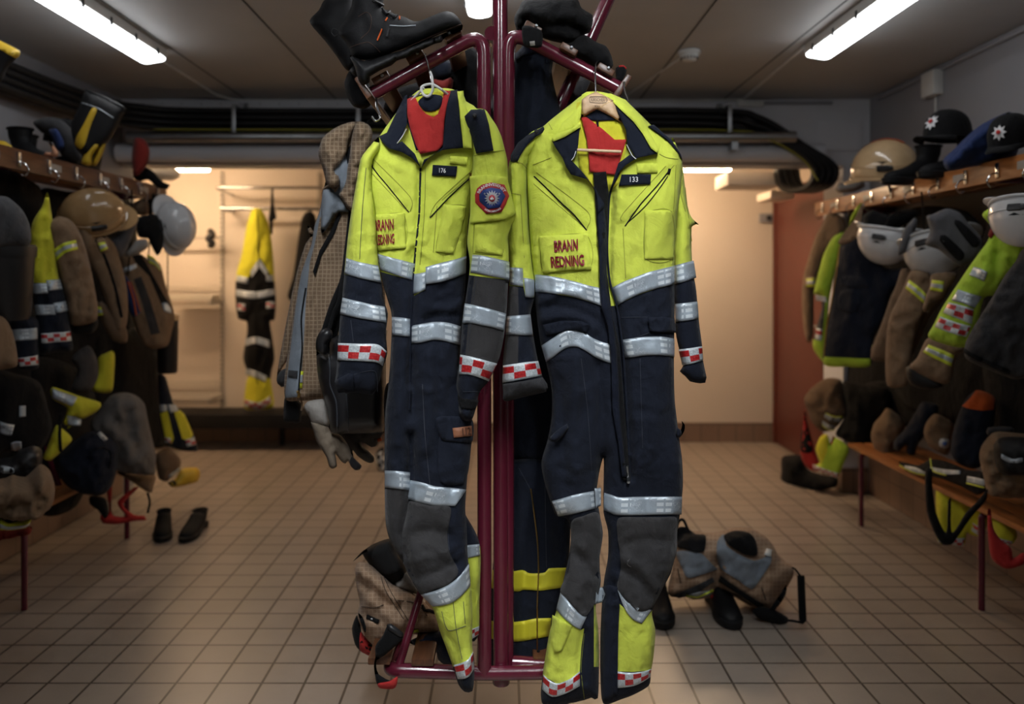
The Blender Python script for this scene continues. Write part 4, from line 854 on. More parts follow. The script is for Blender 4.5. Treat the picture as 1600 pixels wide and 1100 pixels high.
G('fleece_jacket', 'large black crumpled fleece bundled on the right arm of the rack', 'fleece', m('205,130 240,60 300,-10 640,-20 700,60 780,110 785,150 760,240 700,262 640,330 560,320 440,290 330,230 290,160 250,270 215,200'), 2.50, .09, BLK, amp=.02, seed=5, nx=30, ny=30, folds=[(m('330,100 480,130 640,110'), .02, 9), (m('420,210 560,180 700,220'), -.02, 7), (m('240,60 225,130 250,200'), .012, 7)])
G('fleece_hat', 'smaller black fleece lump beside the bundled fleece, at the arm end', 'hat', m('560,330 640,290 720,255 810,310 880,340 915,400 932,480 900,510 800,500 700,440 600,400'), 2.47, .06, BLK, amp=.015, seed=6, nx=22, ny=22)
G('rubber_glove_cuff', 'black rolled glove with red trim at the right arm tip', 'glove', m('950,500 980,480 1025,490 1032,520 1010,580 975,620 955,590'), 2.46, .02, BLK, part='cuff', lines=[('red_trim', m('975,488 1010,486 1028,505'), 3, RED)], amp=.003, step=4)
G('navy_headwear', 'navy cap lying under the left arm behind the white hanger', 'cap', T('672,98 690,90 706,98 706,118 695,124 678,122'), 2.75, .04, NAVY, amp=.004, step=5)
G('red_cloth', 'crumpled dark red cloth under the left arm of the rack', 'cloth', T('676,124 692,126 708,120 706,140 695,150 680,140'), 2.70, .03, fabric('dark_red_cloth', (.2, .02, .015)), amp=.006, step=5)
G('dark_jacket', 'black jacket hanging in the shadow behind the left arm', 'jacket', T('722,72 745,80 750,150 770,260 765,560 720,560 660,300 640,200 600,170 620,140 680,118'), 2.78, .06, BLK, amp=.012, step=9, seed=12)
G('dark_bag', 'dark bundle behind the right coverall below the brace', 'bundle', T('895,130 925,112 940,135 938,170 915,190 880,185'), 2.80, .05, CHAR, amp=.01, step=6)

# ---------------------------------------------------------------- tan hooded turnout coat left of the coveralls
w1 = K(420, 170, 3.667); w2 = K(420, 450, 3.553)
r = empty('turnout_coat', P(530, 625, 2.55), 'tan checked turnout coat with hood hanging open left of the coveralls', 'coat')
b = cloth('coat_body', r, T('510,280 505,300 499,330 492,350 487,380 480,400 470,430 462,470 452,540 447,570 444,600 447,625 470,626 500,624 560,620 600,600 600,400 590,300 560,250 530,250'), 2.58, .06, [RIP, GREY, BLK], R=40, amp=.012, seed=51, nx=30, ny=100,
    zones=[(T('506,296 528,280 560,330 520,332 500,340 492,380 484,410 478,470 473,560 468,620 445,622 452,560 462,480 475,400 500,330'), 1), (T('540,400 550,400 540,480 520,550 500,555 500,520 525,460'), 2)],
    folds=[(T('530,335 505,385 495,430 487,520 474,610'), -.018, 6), (T('512,345 498,390 487,470'), .012, 5), (T('545,350 530,430 515,520'), .010, 10)])
cloth('rear_panel', r, T('480,352 490,362 488,385 482,410 470,440 463,480 455,530 450,560 438,580 432,596 436,565 448,500 458,450 468,410 478,380 484,372'), 2.68, .03, RIP, amp=.006, seed=52, step=5)
hl_ = patch('zipper_flap', r, T('529,332 533,336 522,365 502,400 492,432 489,424 499,392 516,362'), b, BLK, .008)
hline('zipper', r, w2('205,0 190,90 180,180 185,330 175,440 165,570'), b, 2.5, BLK, .006); hline('zipper_pull', r, w2('160,572 168,590 165,605'), b, 5, BRASS, .01); hline('zip_tape', r, w2('165,600 185,640 180,680'), b, 3, RIP, .008)
band('reflective_band', r, w2('172,462 192,462'), w2('172,556 186,556'), b, REFY); band('reflective_band', r, w2('174,482 190,482'), w2('174,526 188,526'), b, REFS, off=.006)
patch('cuff_grip', r, w2('108,455 160,460 158,500 106,492'), b, CHAR, .006)
hd = cloth('hood', r, w1('300,500 325,420 310,350 285,270 290,220 310,165 370,115 450,80 520,72 560,85 590,130 580,200 545,290 520,400 495,500 478,600 450,590 400,500 380,510 340,445 312,460'), 2.52, .075, [RIP, GREY, BLK], R=24, amp=.018, seed=53, nx=35, ny=60,
    zones=[(w1('370,360 480,200 480,500 390,520'), 1), (w1('440,240 485,190 480,260 450,320'), 2)],
    folds=[(w1('480,190 455,260 430,340 405,410 395,470'), -.030, 8), (w1('300,240 330,330 380,390'), .010, 7), (w1('530,130 480,220'), .012, 7), (w1('350,160 340,230 380,300'), -.008, 6)])
cloth('hood_side', r, w1('287,262 292,215 310,168 370,118 450,82 505,76 485,130 462,190 448,250 412,310 382,352 400,385 408,420 398,440 372,452 345,445 330,400 322,350 305,310'), 2.45, .030, RIP, amp=.014, seed=56, nx=18, ny=18, step=4, R=14, folds=[(w1('330,200 350,280 390,330'), .010, 6), (w1('400,110 395,200 420,280'), -.010, 5)])
cloth('hood_side', r, w1('500,80 545,78 580,100 594,140 585,200 560,260 545,310 530,380 512,440 498,510 484,592 455,575 420,520 402,492 430,450 445,400 450,340 462,280 470,210 480,140'), 2.43, .030, RIP, amp=.014, seed=57, nx=16, ny=24, step=4, R=14, folds=[(w1('540,110 520,200 490,300 470,420'), .012, 6), (w1('500,330 520,350 530,330'), -.010, 5), (w1('440,470 470,520 490,540'), -.008, 4)])
cf = cloth('lining_fold', r, w1('312,465 340,455 390,440 400,500 440,560 478,590 400,590 370,620 330,690 300,710 300,600 305,510'), 2.50, .02, GREY, amp=.010, seed=54, step=5, folds=[(w1('370,590 420,545 460,580'), -.008, 4)])
hline('collar_edge', r, w1('310,465 345,440 385,425 398,440 380,470'), hd, 5, RIP, .01)
hline('hook_strap', r, w1('560,85 575,65 600,60'), hd, 4, BLK, .005)
cloth('sleeve_cuff', r, w2('45,495 70,455 100,445 105,500 95,545 70,550 48,530'), 2.66, .03, CHAR, amp=.004, step=5); cloth('sleeve_cuff', r, w2('90,605 130,608 180,640 175,745 130,750 85,740 82,680'), 2.64, .035, BLK, amp=.004, step=5)
# mask container
r = empty('mask_container', P(555, 680, 2.42), 'black plastic mask container hanging behind the left sleeve', 'container')
b = cloth('case', r, w2('265,340 290,355 335,360 340,300 380,265 640,230 650,300 645,760 600,800 500,808 430,808 380,812 345,800 335,740 315,640 290,560 270,470'), 2.46, .075, BPL, amp=0, R=22, seed=3, step=8)
hlines('moulded_edge', r, [w2('335,370 340,460 340,540 375,640 380,805'), w2('430,590 440,700 440,800')], b, 2.0, plain('worn_plastic_edge', (.05, .055, .065), .35))
cloth('strap_buckle', r, w2('262,290 285,240 320,222 350,235 355,275 330,300 320,370 280,360 262,345'), 2.37, .022, BPL, amp=.001, R=6, step=5)
MB().tube(smoothline([P(x, y, 2.42) for x, y in w2('330,250 360,140 400,20')]+[P(548, 330, 2.5), P(560, 230, 2.5)], 6), .006, 8).tube(smoothline([P(x, y, 2.44) for x, y in w2('300,260 350,100 405,-30')], 6), .008, 8).build('strap', BLK, r)
# gloves
r = empty('work_glove', P(520, 735, 2.5), 'grey-brown leather work glove hanging below the tan coat, front one', 'glove', 'work gloves under the tan coat')
b = cloth('hand', r, w2('235,735 320,760 345,800 400,820 440,870 462,930 490,960 515,985 505,1008 480,1012 455,990 440,960 425,975 400,960 370,920 375,960 378,990 355,1004 335,990 320,940 290,890 265,850 250,800'), 2.50, .022, SUEDE, R=13, amp=.005, seed=61, nx=10, ny=10, step=4, rs=4, folds=[(w2('350,870 380,930'), -.01, 3), (w2('380,830 430,900 450,960'), .006, 4), (w2('330,800 350,870'), -.008, 3)])
cloth('knit_cuff', r, w2('195,665 215,630 310,615 325,640 335,720 330,770 250,755 230,730 215,700'), 2.50, .03, LGREY, R=20, amp=.007, seed=62, nx=8, ny=30, step=4)
patch('finger_pad', r, w2('462,935 490,965 514,988 505,1006 480,1010 455,988 448,965'), b, CHAR, .002, sm=True, step=4)
r = empty('work_glove', P(565, 725, 2.56), 'dark-palmed work glove spreading its fingers under the mask container', 'glove', 'work gloves under the tan coat')
b = cloth('hand', r, w2('400,790 600,790 640,800 600,850 604,862 590,880 570,884 530,860 510,855 520,880 560,910 585,940 582,965 560,972 530,960 490,930 465,900 470,950 440,900 410,850'), 2.58, .022, plain('dark_glove_leather', (.045, .036, .028), .8, bump=.3), R=13, amp=.005, seed=63, nx=10, ny=10, step=4, rs=4)
hline('red_trim', r, w2('605,845 625,838'), b, 6, ORNG, .002)

# ---------------------------------------------------------------- boots with trousers at the rack foot
n7 = K(540, 820, 4.073)
r = empty('turnout_trousers', P(640, 1040, 2.6), 'tan checked turnout trousers bunched over boots on the rack foot', 'trousers')
b = cloth('trouser_bunch', r, n7('60,275 90,235 150,250 250,330 300,380 420,430 500,490 560,560 600,640 600,690 500,705 400,700 330,770 240,800 190,780 130,720 95,640 75,580 90,500 70,400'), 2.62, .13, RIPL, R=38, amp=.024, seed=71, nx=26, ny=30,
    folds=[(n7('80,290 180,330 250,400 330,480'), .03, 7), (n7('90,360 200,430 260,520'), -.03, 6), (n7('330,430 400,520 480,600'), -.018, 5), (n7('140,480 250,540 330,640'), .02, 7), (n7('90,560 180,600 260,640'), -.02, 5), (n7('400,460 480,540 570,620'), .016, 6)])
cloth('lining_fold', r, n7('300,385 350,350 385,300 430,350 470,440 400,425'), 2.62, .03, LGREY, amp=.012, step=5)
patch('fabric_label', r, n7('135,570 215,605 208,630 130,595'), b, BLK, .008); lab = b
text('label_text', r, 'VIKING', n7('158,588 205,608 202,620 155,600'), b, WTXT, .0095, .02)
hlines('label_ring', r, [n7('142,588 148,582 154,588 148,596 142,588')], b, .9, WTXT, .0095)
hlines('stitching', r, [n7('225,330 260,430 370,600'), n7('240,320 290,430 400,610'), n7('330,480 450,500 520,580'), n7('100,520 180,530 240,510')], b, 1.1, plain('dark_thread', (.05, .03, .02), .9), .002)
patch('reflective_tab', r, n7('415,672 462,665 468,685 418,690'), b, REFY, .008)
hline('toggle', r, n7('490,515 505,545 530,545 570,560'), b, 5, BLK, .01)
cloth('zip_pocket', r, n7('80,560 110,590 130,650 125,690 95,620'), 2.5, .01, BLK, amp=.002, step=4)
G('rubber_boot', 'black boot opening sticking up out of the bunched tan trousers', 'boot', n7('105,180 170,125 290,88 330,170 385,270 380,340 300,385 230,350 180,290 120,210'), 2.66, .08, BLEA, part='boot_shaft', patches=[('boot_opening', n7('165,200 200,130 290,105 330,200 350,280 270,320 200,290'), DARKIN)], amp=.006, R=18, group='boots on the rack foot')
G('trouser_braces', 'black and red braces hanging from the bunched trousers over the foot rail', 'braces', n7('260,650 300,640 365,700 350,740 250,830 200,860 195,900 210,950 280,990 330,970 325,1020 300,1045 220,1035 195,1000 180,900 190,840 190,770 240,700'), 2.365, .007, BLK, part='strap', patches=[('red_end', n7('205,1010 280,995 330,965 325,1020 300,1045 218,1040'), RED), ('buckle', n7('260,640 290,630 368,690 350,715 265,660'), BPL)], amp=.001, R=5, step=5)
G('rubber_boot', 'red and black boot bottom below the bunched tan trousers', 'boot', n7('40,660 70,575 95,600 100,680 150,740 195,790 195,850 140,830 90,800 60,760'), 2.66, .05, BLK, part='boot_body', patches=[('red_panel', n7('95,680 130,720 195,790 192,848 140,828 90,795'), RED)], amp=.004, R=14, step=5, group='boots on the rack foot')
G('navy_cloth', 'dark navy cloth slumped on the foot rail behind the front trouser leg', 'cloth', n7('400,745 500,700 600,680 700,740 760,850 760,920 690,950 640,900 590,860 570,800 480,780'), 2.56, .06, NAVY2, amp=.012, R=22, step=6)
G('shoe_strap', 'thin metal pin and cord sticking out of the boot on the rack foot', 'cord', n7('45,235 110,165 135,150 140,170 110,185 60,225'), 2.6, .004, STEEL, amp=0, R=3, step=5)
# ---------------------------------------------------------------- side racks: shelves, benches
def rack_side(s, Xf, Xw, zs, y1, zb, yb1, nm):
    r = empty('wall_shelf', ((Xf+Xw)/2, 3.2, zs-.05), '%s varnished wooden shelf with coat hooks along the %s wall' % (('orange', 'right') if s > 0 else ('brown', 'left')), 'shelf')
    m = WOODO if s > 0 else WOODS
    MB().box((min(Xf, Xf+s*.025), .8, zs-.055), (max(Xf, Xf+s*.025), y1, zs+.035), .005).build('front_board', m, r, smooth=False)
    for i in range(4):
        x0 = Xf+s*(.035+i*.098); MB().box((min(x0, x0+s*.082), .8, zs-.012), (max(x0, x0+s*.082), y1-.02, zs+.008), .004).build('shelf_slat', WOODO, r, smooth=False)
    for y in (1.1, 2.3, 3.5, y1-.25):
        MB().box((min(Xf+s*.03, Xw-s*.002), y-.018, zs-.055), (max(Xf+s*.03, Xw-s*.002), y+.018, zs-.014), .003).build('bracket', MAR, r, smooth=False)
    for i in range(15):
        y = y1-.14-i*.235
        h = MB().box((Xf-s*.006, y-.012, zs-.04), (Xf-s*.001, y+.012, zs+.02), .002)
        h.tube(smoothline([(Xf-s*.004, y, zs-.02), (Xf-s*.03, y, zs-.03), (Xf-s*.045, y, zs-.055), (Xf-s*.03, y, zs-.08), (Xf-s*.012, y, zs-.075)], 4), .004, 6)
        h.build('coat_hook', CHROME, r)
    mb = MB()
    for i in range(7): y = y1-.32-i*.47; MB().box((Xf-s*.0025, y-.05, zs-.025), (Xf-s*.0005, y+.05, zs+.008), .0005).build('name_label', WHITEP if 0 else plain('label_tape', (.3, .27, .24), .5), r, smooth=False)
    b = empty('low_bench', ((Xf+Xw)/2, 3.2, 0), 'low wooden bench on maroon frames under the %s coats' % ('right' if s > 0 else 'left'), 'bench')
    for i in range(4):
        x0 = Xf+s*(.0+i*.098); MB().box((min(x0, x0+s*.084), .8, zb-.024), (max(x0, x0+s*.084), yb1, zb), .004).build('bench_slat', WOODO, b, smooth=False)
    for y in (1.2, 2.4, 3.6, yb1-.12):
        MB().tube(rounded([(Xf+s*.03, y, .001), (Xf+s*.03, y, zb-.04), (Xw-s*.02, y, zb-.04)], .03), .014, 10).build('bench_frame', MAR, b)
rack_side(1, 2.05, XR, 1.90, 5.45, .46, 4.93, 'right')
rack_side(-1, -2.05, XL, 1.955, 5.05, .43, 4.7, 'left')
# ---------------------------------------------------------------- 3-D helmets, caps, shoes
def helmet(loc, rot, col, label, sc=1.0, stripe=None, flap=None, group=None, flapc=None, clip=True):
    if isinstance(rot[0], tuple):                          # (up, forward) directions
        u = Vector(rot[0]).normalized(); f = Vector(rot[1]); f = (f-u*f.dot(u)).normalized(); s_ = u.cross(f)
        Rm = Matrix((f, s_, u)).transposed().to_4x4()
    else: Rm = Matrix.Rotation(rot[2], 4, 'Z') @ Matrix.Rotation(rot[1], 4, 'Y') @ Matrix.Rotation(rot[0], 4, 'X')
    M = Matrix.Translation(loc) @ Rm @ Matrix.Scale(sc, 4)
    r = empty('fire_helmet', loc, label, 'helmet', group); V = []; Fc = []; n = 32; m = 12
    def pt(t, a, k=1.0):
        th = t*math.radians(98); x = .150*math.sin(th)*math.cos(a); y = .118*math.sin(th)*math.sin(a); z = .150*math.cos(th)
        rd = .006*math.exp(-(y/.018)**2) if z > .02 else 0
        return Vector((x*k*(1.05 if x < 0 else 1), y*k, (z+rd)*k))
    for j in range(m+1):
        for i in range(n): V.append(M @ pt(max(.02, j/m), 2*math.pi*i/n))
    for j in range(m):
        for i in range(n): Fc.append((j*n+i, (j+1)*n+i, (j+1)*n+(i+1) % n, j*n+(i+1) % n))
    Fc.append(tuple(range(n))); nv = len(V)
    for j in range(m+1):
        for i in range(n): V.append(M @ pt(max(.02, j/m), 2*math.pi*i/n, .94))
    for j in range(m):
        for i in range(n): Fc.append((nv+j*n+i, nv+j*n+(i+1) % n, nv+(j+1)*n+(i+1) % n, nv+(j+1)*n+i))
    Fc.append(tuple(nv+i for i in range(n-1, -1, -1)))
    for i in range(n): Fc.append((m*n+i, nv+m*n+i, nv+m*n+(i+1) % n, m*n+(i+1) % n))
    shell = link('shell', V, Fc, col, r)
    MB().tube([M @ (pt(1.0, 2*math.pi*i/40)*1.02) for i in range(41)], .0075*sc, 8, cap=False).build('rim', col, r)
    MB().tube([M @ (pt(.78, 2*math.pi*i/40)*1.004) for i in range(41)], .003*sc, 6, cap=False).build('rim_line', col, r)
    for a0, ext, bn in ((0, .055, 'front_peak'), (math.pi, .035, 'rear_brim')):
        mb = MB()
        k = len(mb.v); V2 = []; q = 14
        for i in range(q+1):
            a = a0+(-1+2*i/q)*1.05; p = pt(1.0, a); f = math.cos((a-a0)*1.45); f = max(0, f); d = Vector((p.x, p.y, 0)).normalized()
            V2 += [M @ p, M @ (p+d*ext*f+Vector((0, 0, -.022*f))), M @ (p+d*ext*f+Vector((0, 0, -.028*f-.003))), M @ (p+Vector((0, 0, -.008)))]
        F2 = []
        for i in range(q):
            for c in range(4): F2.append((i*4+c, i*4+(c+1) % 4, (i+1)*4+(c+1) % 4, (i+1)*4+c))
        mb.add(V2, F2).build(bn, col, r)
    if clip:
        for sg in (-1, 1):
            c = pt(.8, sg*math.pi/2)*1.03; MB().box((c.x-.025, c.y-.008, c.z-.014), (c.x+.03, c.y+.008, c.z+.014), .005, M).lathe((0, 0, 0), [(.012, -.006), (.012, .006), (.006, .009)], 12, M @ Matrix.Translation((c.x+.035, c.y, c.z)) @ Matrix.Rotation(-sg*math.pi/2, 4, 'X')).build('side_clip', BPL, r)
    MB().tube(smoothline([M @ Vector(v) for v in ((.02, .11, -.01), (.03, .085, -.09), (.03, .0, -.13), (.03, -.085, -.09), (.02, -.11, -.01))], 6), .006*sc, 6).build('chin_strap', BLK, r)
    MB().lathe((0, 0, 0), [(.10, -.02), (.115, .0), (.11, .06), (.07, .09), (.001, .1)], 20, M).build('inner_liner', BLK, r)
    if stripe:
        V3 = []; q = 16
        for i in range(q+1):
            t = -.75+1.2*i/q
            for y in (-.016, .016):
                x = math.sin(t*1.7); th = abs(t)*1.6; a = 0 if t > 0 else math.pi
                p = Vector((.150*math.sin(t*1.3)*1.0, y, 0)); zz = max(0, 1-(p.x/.152)**2-(y/.118)**2); p.z = .150*zz**.5+.0085
                V3.append(M @ p)
        link('stripe', V3, [(2*i, 2*i+1, 2*i+3, 2*i+2) for i in range(q)], stripe, r)
    if flapc:                                             # cloth neck curtain
        V4 = []; q = 18
        for i in range(q+1):
            a = math.pi+(-1+2*i/q)*1.9
            for j in range(6):
                p = pt(1.0, a)*(1.0+.03*j+.04*math.sin(i*1.7)*j/5); p.z -= .030*j; V4.append(M @ p)
        F4 = [(i*6+j, i*6+j+1, (i+1)*6+j+1, (i+1)*6+j) for i in range(q) for j in range(5)]
        o = link('neck_curtain', V4, F4, flapc, r); md = o.modifiers.new('thickness', 'SOLIDIFY'); md.thickness = .006
    return r
TANH = plain('tan_helmet_shell', (.42, .26, .12), .22, coat=.5, var=.45, vscale=9)
TANH2 = plain('pale_tan_helmet_shell', (.58, .40, .22), .2, coat=.6, var=.35, vscale=9)
WHH = plain('white_helmet_shell', (.62, .63, .65), .25, coat=.4, var=.15)
GRH = plain('worn_white_helmet_shell', (.46, .47, .48), .3, coat=.3, var=.25)
R_ = math.radians
helmet(P(146, 336, 4.03), ((.25, -.72, .62), (.8, .45, .15)), TANH, 'tan fire helmet with black side clip hanging from the left shelf', .98)
helmet(P(272, 352, 4.75), ((.80, -.50, .12), (-.2, -.1, 1)), WHH, 'glossy white fire helmet hanging at the end of the left shelf', .92)
helmet(P(1384, 268, 4.45), ((-.12, -.22, 1), (.85, -.5, -.1)), TANH2, 'pale tan fire helmet with an orange stripe on the right shelf', 1.12, stripe=plain('orange_stripe', (.75, .10, .02), .4))
helmet(P(1388, 368, 4.25), (R_(170), R_(10), R_(-50)), WHH, 'white fire helmet hanging upside down beside the navy vest on the right rack', .98, flapc=None)
helmet(P(1464, 384, 3.85), (R_(160), R_(-12), R_(-60)), GRH, 'worn white helmet with grey neck cloth hanging second from the right shelf end', 1.0)
m = K(1200, 280, 3.4375)
G('neck_cloth', 'dark grey helmet neck cloth with two black patches folded over the worn white helmet', 'cloth', m('845,350 870,280 850,200 880,190 960,158 1030,180 1080,240 1150,320 1150,400 1090,450 1040,468 980,430 920,380'), side(1492, 1.93, .3), .05, fabric('grey_neck_cloth', (.085, .085, .095), .3), part='cloth', patches=[('hook_loop_patch', m('1000,240 1030,225 1140,330 1100,368'), BLK), ('hook_loop_patch', m('920,330 950,302 1055,400 1020,440'), BLK)], amp=.008, R=18, step=5)
G('dark_balaclava', 'black cloth stuffed in the upside down white helmet', 'cloth', m('510,200 560,165 640,190 700,170 770,160 810,180 780,215 740,240 660,290 590,330 530,330 512,270'), side(1390, 2.0, .3), .06, BLK, amp=.012, R=16, step=5)
G('grey_neck_flap', 'small grey cloth flap between the two white helmets on the right', 'cloth', m('795,200 800,250 760,330 740,390 700,410 700,370 715,320 730,270'), side(1422, 1.9, .3), .02, fabric('grey_neck_cloth', (.085, .085, .095), .3), amp=.004, R=10, step=4)
# caps with badges
def cap(loc, rz, label, tilt=0, badge=True, sc=1):
    M = Matrix.Translation(loc) @ Matrix.Rotation(rz, 4, 'Z') @ Matrix.Rotation(tilt, 4, 'Y') @ Matrix.Scale(sc, 4); r = empty('baseball_cap', loc, label, 'cap', 'black caps with a star badge')
    V = []; n = 28; k = 9
    for j in range(k+1):
        t = j/k*math.pi/2
        for i in range(n):
            a = 2*math.pi*i/n; s_ = math.sin(t)**.8; V.append(M @ Vector((.098*s_*math.cos(a)*(1+.02*math.cos(6*a)), .082*s_*math.sin(a), .118*max(0, math.cos(t))**.75)))
    Fc = [(j*n+i, (j+1)*n+i, (j+1)*n+(i+1) % n, j*n+(i+1) % n) for j in range(k) for i in range(n)]; link('crown', V, Fc, BLK, r)
    V = []; q = 14
    for i in range(q+1):
        a = (-1+2*i/q)*1.15; f = max(0, math.cos(a*1.3)); b = Vector((.098*math.cos(a), .082*math.sin(a), .0))
        for e in (0, .5, 1): V.append(M @ (b+Vector((.078*f*e, 0, -.012*e*f-.02*abs(math.sin(a))*e))))
    o = link('peak', V, [(i*3+j, i*3+j+1, (i+1)*3+j+1, (i+1)*3+j) for i in range(q) for j in (0, 1)], BLK, r); md = o.modifiers.new('thickness', 'SOLIDIFY'); md.thickness = .004
    MB().lathe(M @ Vector((0, 0, .119)), [(.007, -.003), (.007, .001), (.003, .004)], 10).build('button', BLK, r)
    if badge:
        V = [M @ Vector((.096, 0, .055))]
        for i in range(16):
            a = 2*math.pi*i/16; rr = .030 if i % 2 == 0 else .017; y = rr*math.cos(a); z = .055+rr*math.sin(a)*1.1; x = .0985*(max(0, 1-(max(0, z)/.125)**2.2))**.5+.006; V.append(M @ Vector((x, y, z)))
        V[0] = M @ Vector((.0985*(1-(.055/.125)**2.2)**.5+.009, 0, .055))
        s_ = link('star_badge', V, [(0, i+1, (i+1) % 16+1) for i in range(16)], plain('badge_silver_thread', (.6, .6, .62), .6), r, smooth=False)
        MB().lathe(M @ Vector((.101, 0, .058)), [(.009, 0), (.009, .002), (.004, .004)], 12, (M.to_3x3().to_4x4()) @ Matrix.Rotation(math.pi/2-.35, 4, 'Y')).build('badge_centre', RED, r)
    return r
cap(P(1467, 208, 3.96)+Vector((.04, 0, -.03)), R_(205), 'black cap with a silver star badge lying on boots on the right shelf', R_(-4), sc=1.2)
cap(P(1580, 222, 3.42), R_(215), 'black cap with a star badge on blue fleece at the right edge of the frame', R_(15), sc=1.0)
cap(P(100, 225, 4.10), R_(-20), 'black cap with a star badge beside the rubber boots on the left shelf', R_(10), sc=1.05)
# boots (3-D)
def boot(loc, rz, label, h=.26, mats=(BLEA, BRUB), tilt=(0, 0), sc=1.0, extra=None, group=None, nm='work_boot', opening=True, laces=True, L=1.0):
    M = Matrix.Translation(loc) @ Matrix.Rotation(rz, 4, 'Z') @ Matrix.Rotation(tilt[0], 4, 'Y') @ Matrix.Rotation(tilt[1], 4, 'X') @ Matrix.Scale(sc, 4); r = empty(nm, loc, label, 'boot' if h > .13 else 'shoe', group)
    sp = [(-.01, h, .068, .055, -90), (-.01, h*.75, .062, .052, -90), (-.005, .15, .058, .045, -85)] if h > .16 else [(-.014, h-.008, .050, .038, -82), (-.008, .085, .060, .041, -72)]
    sp += ([(.005, .105, .062, .042, -70)] if h > .16 else [])+[(.03, .078, .070, .044, -50), (.075, .058, .058, .046, -25), (.13, .046, .044, .049, -12), (.185, .040, .036, .050, -6), (.235, .036, .030, .044, -3), (.262, .033, .020, .030, 0), (.272, .030, .006, .010, 0)]
    sp = [(x*L, z, a, b, t) for x, z, a, b, t in sp]; V = []; n = 18
    for x, z, a, b, t in sp:
        t = R_(t); u = Vector((-math.sin(t), 0, math.cos(t)))
        for i in range(n):
            q = 2*math.pi*i/n; p = Vector((x, 0, z))+u*a*math.cos(q)+Vector((0, b*math.sin(q), 0)); p.z = max(p.z, .012); V.append(M @ p)
    m_ = len(sp); Fc = [(j*n+i, j*n+(i+1) % n, (j+1)*n+(i+1) % n, (j+1)*n+i) for j in range(m_-1) for i in range(n)]; Fc.append(tuple((m_-1)*n+k for k in range(n)))
    up = link('upper', V, Fc, mats[0], r); md = up.modifiers.new('subdivision', 'SUBSURF'); md.levels = md.render_levels = 1
    x, z, a, b, t = sp[0]
    MB().tube([M @ Vector((x+a*math.cos(2*math.pi*i/20)*1.0, b*math.sin(2*math.pi*i/20), z)) for i in range(21)], .006*sc, 8, cap=False).build('top_rim', mats[0], r)
    link('boot_opening', [M @ Vector((x+a*.97*math.cos(2*math.pi*i/20), b*.97*math.sin(2*math.pi*i/20), z-.02)) for i in range(20)], [tuple(range(20))], DARKIN, r, smooth=False)
    S_ = []; fo = [(-.066, 0), (-.055, .032), (-.02, .04), (.04, .036), (.1, .042), (.16, .052), (.22, .048), (.265, .028), (.28, 0)]; fo = [(x*L, y) for x, y in fo]; fo += [(x, -y) for x, y in fo[-2:0:-1]]
    fo = crsmooth(fo, True, .012); k = len(fo)
    for z_, e in ((.0, .96), (.006, 1.03), (.028, 1.05), (.034, .97)): S_ += [M @ Vector(((x-.1)*e+.1, y*e, z_+(.006 if -.01 < x < .05 and z_ == 0 else 0))) for x, y in fo]
    Fs = [(j*k+i, j*k+(i+1) % k, (j+1)*k+(i+1) % k, (j+1)*k+i) for j in range(3) for i in range(k)]+[tuple(range(k-1, -1, -1)), tuple(3*k+i for i in range(k))]
    link('sole', S_, Fs, mats[1], r, sharp=.7)
    if laces:
        mb = MB()
        for i in range(4): x = .045+i*.026; z = .125-i*.018; mb.tube([M @ Vector((x*L, -.03, z-.004)), M @ Vector((x*L, 0, z+.004)), M @ Vector((x*L+.008, .03, z-.004))], .0035*sc, 6)
        o = mb.build('laces', BRUB, r); o['kind'] = 'stuff'
    if extra: extra(r, M)
    return r
# shoes on the floor, left
boot(P(233, 848, 4.42)+Vector((0, .1, 0)) if 0 else Vector(((233-CX)*4.55/F, 4.75, .001)), R_(-70), 'left one of two black shoes standing on the tiles at the left', .115, sc=.95, group='black shoes on the floor', nm='work_shoe')
boot(Vector(((287-CX)*4.52/F+.0, 4.76, .001)), R_(-88), 'right one of two black shoes standing on the tiles at the left', .115, sc=.95, group='black shoes on the floor', nm='work_shoe')
# ---------------------------------------------------------------- clothes on the left rack
def sd(px, Xw, sl=.45): return side(px, Xw if px > CX else -Xw, sl)
def bnd(a, b, m=REFL, n='reflective_band'): return (n, T(a), T(b), m)
def yb(a, b): return ('yellow_trim', T(a), T(b), REFY)
def tri3(tops, bots, hst, root):                       # yellow-silver-yellow tape
    tp = T(tops); bt = T(bots); band('yellow_tape', root, tp, bt, hst, REFY)
    f = lambda k: [(a[0]+(b[0]-a[0])*k, a[1]+(b[1]-a[1])*k) for a, b in zip(tp, bt)]
    band('silver_tape', root, f(.33), f(.70), hst, REFS, off=.007)
ll = 'clothes on the left rack'; rr = 'clothes on the right rack'
G('dark_jacket', 'black filler jacket added as shade deepest in the left rack, between yellow coverall and tan jacket', 'jacket', T('60,300 110,300 200,310 215,400 205,560 150,640 90,640 60,560 50,400'), sd(130, 2.32, .9), .06, BLK, amp=.02, step=10, group=ll)  # added black shape, stands in for shade between the hanging clothes
G('dark_jacket', 'black filler trousers added as shade at the far left behind the bin', 'trousers', T('-60,280 60,290 66,400 60,560 70,680 30,720 -60,720'), sd(10, 2.30, .9), .06, BLK, amp=.02, step=10, group=ll)  # added filler, keeps the shaded gap behind the bin black
G('dark_trousers', 'black filler trousers added as shade behind the grey sack on the left', 'trousers', T('150,520 240,520 256,600 262,690 230,700 170,690 140,620'), sd(200, 2.28, .9), .06, BLK, amp=.02, step=10, group=ll)  # added filler in place of the shade behind the sack
G('shade_filler_coat', 'black filler coat added as shade low behind the black bag on the left', 'coat', T('50,560 140,590 150,700 120,790 60,800 40,680'), sd(100, 2.25, .8), .06, BLK, amp=.02, step=10, group=ll)  # added filler, black cloth where the low gap is only shaded
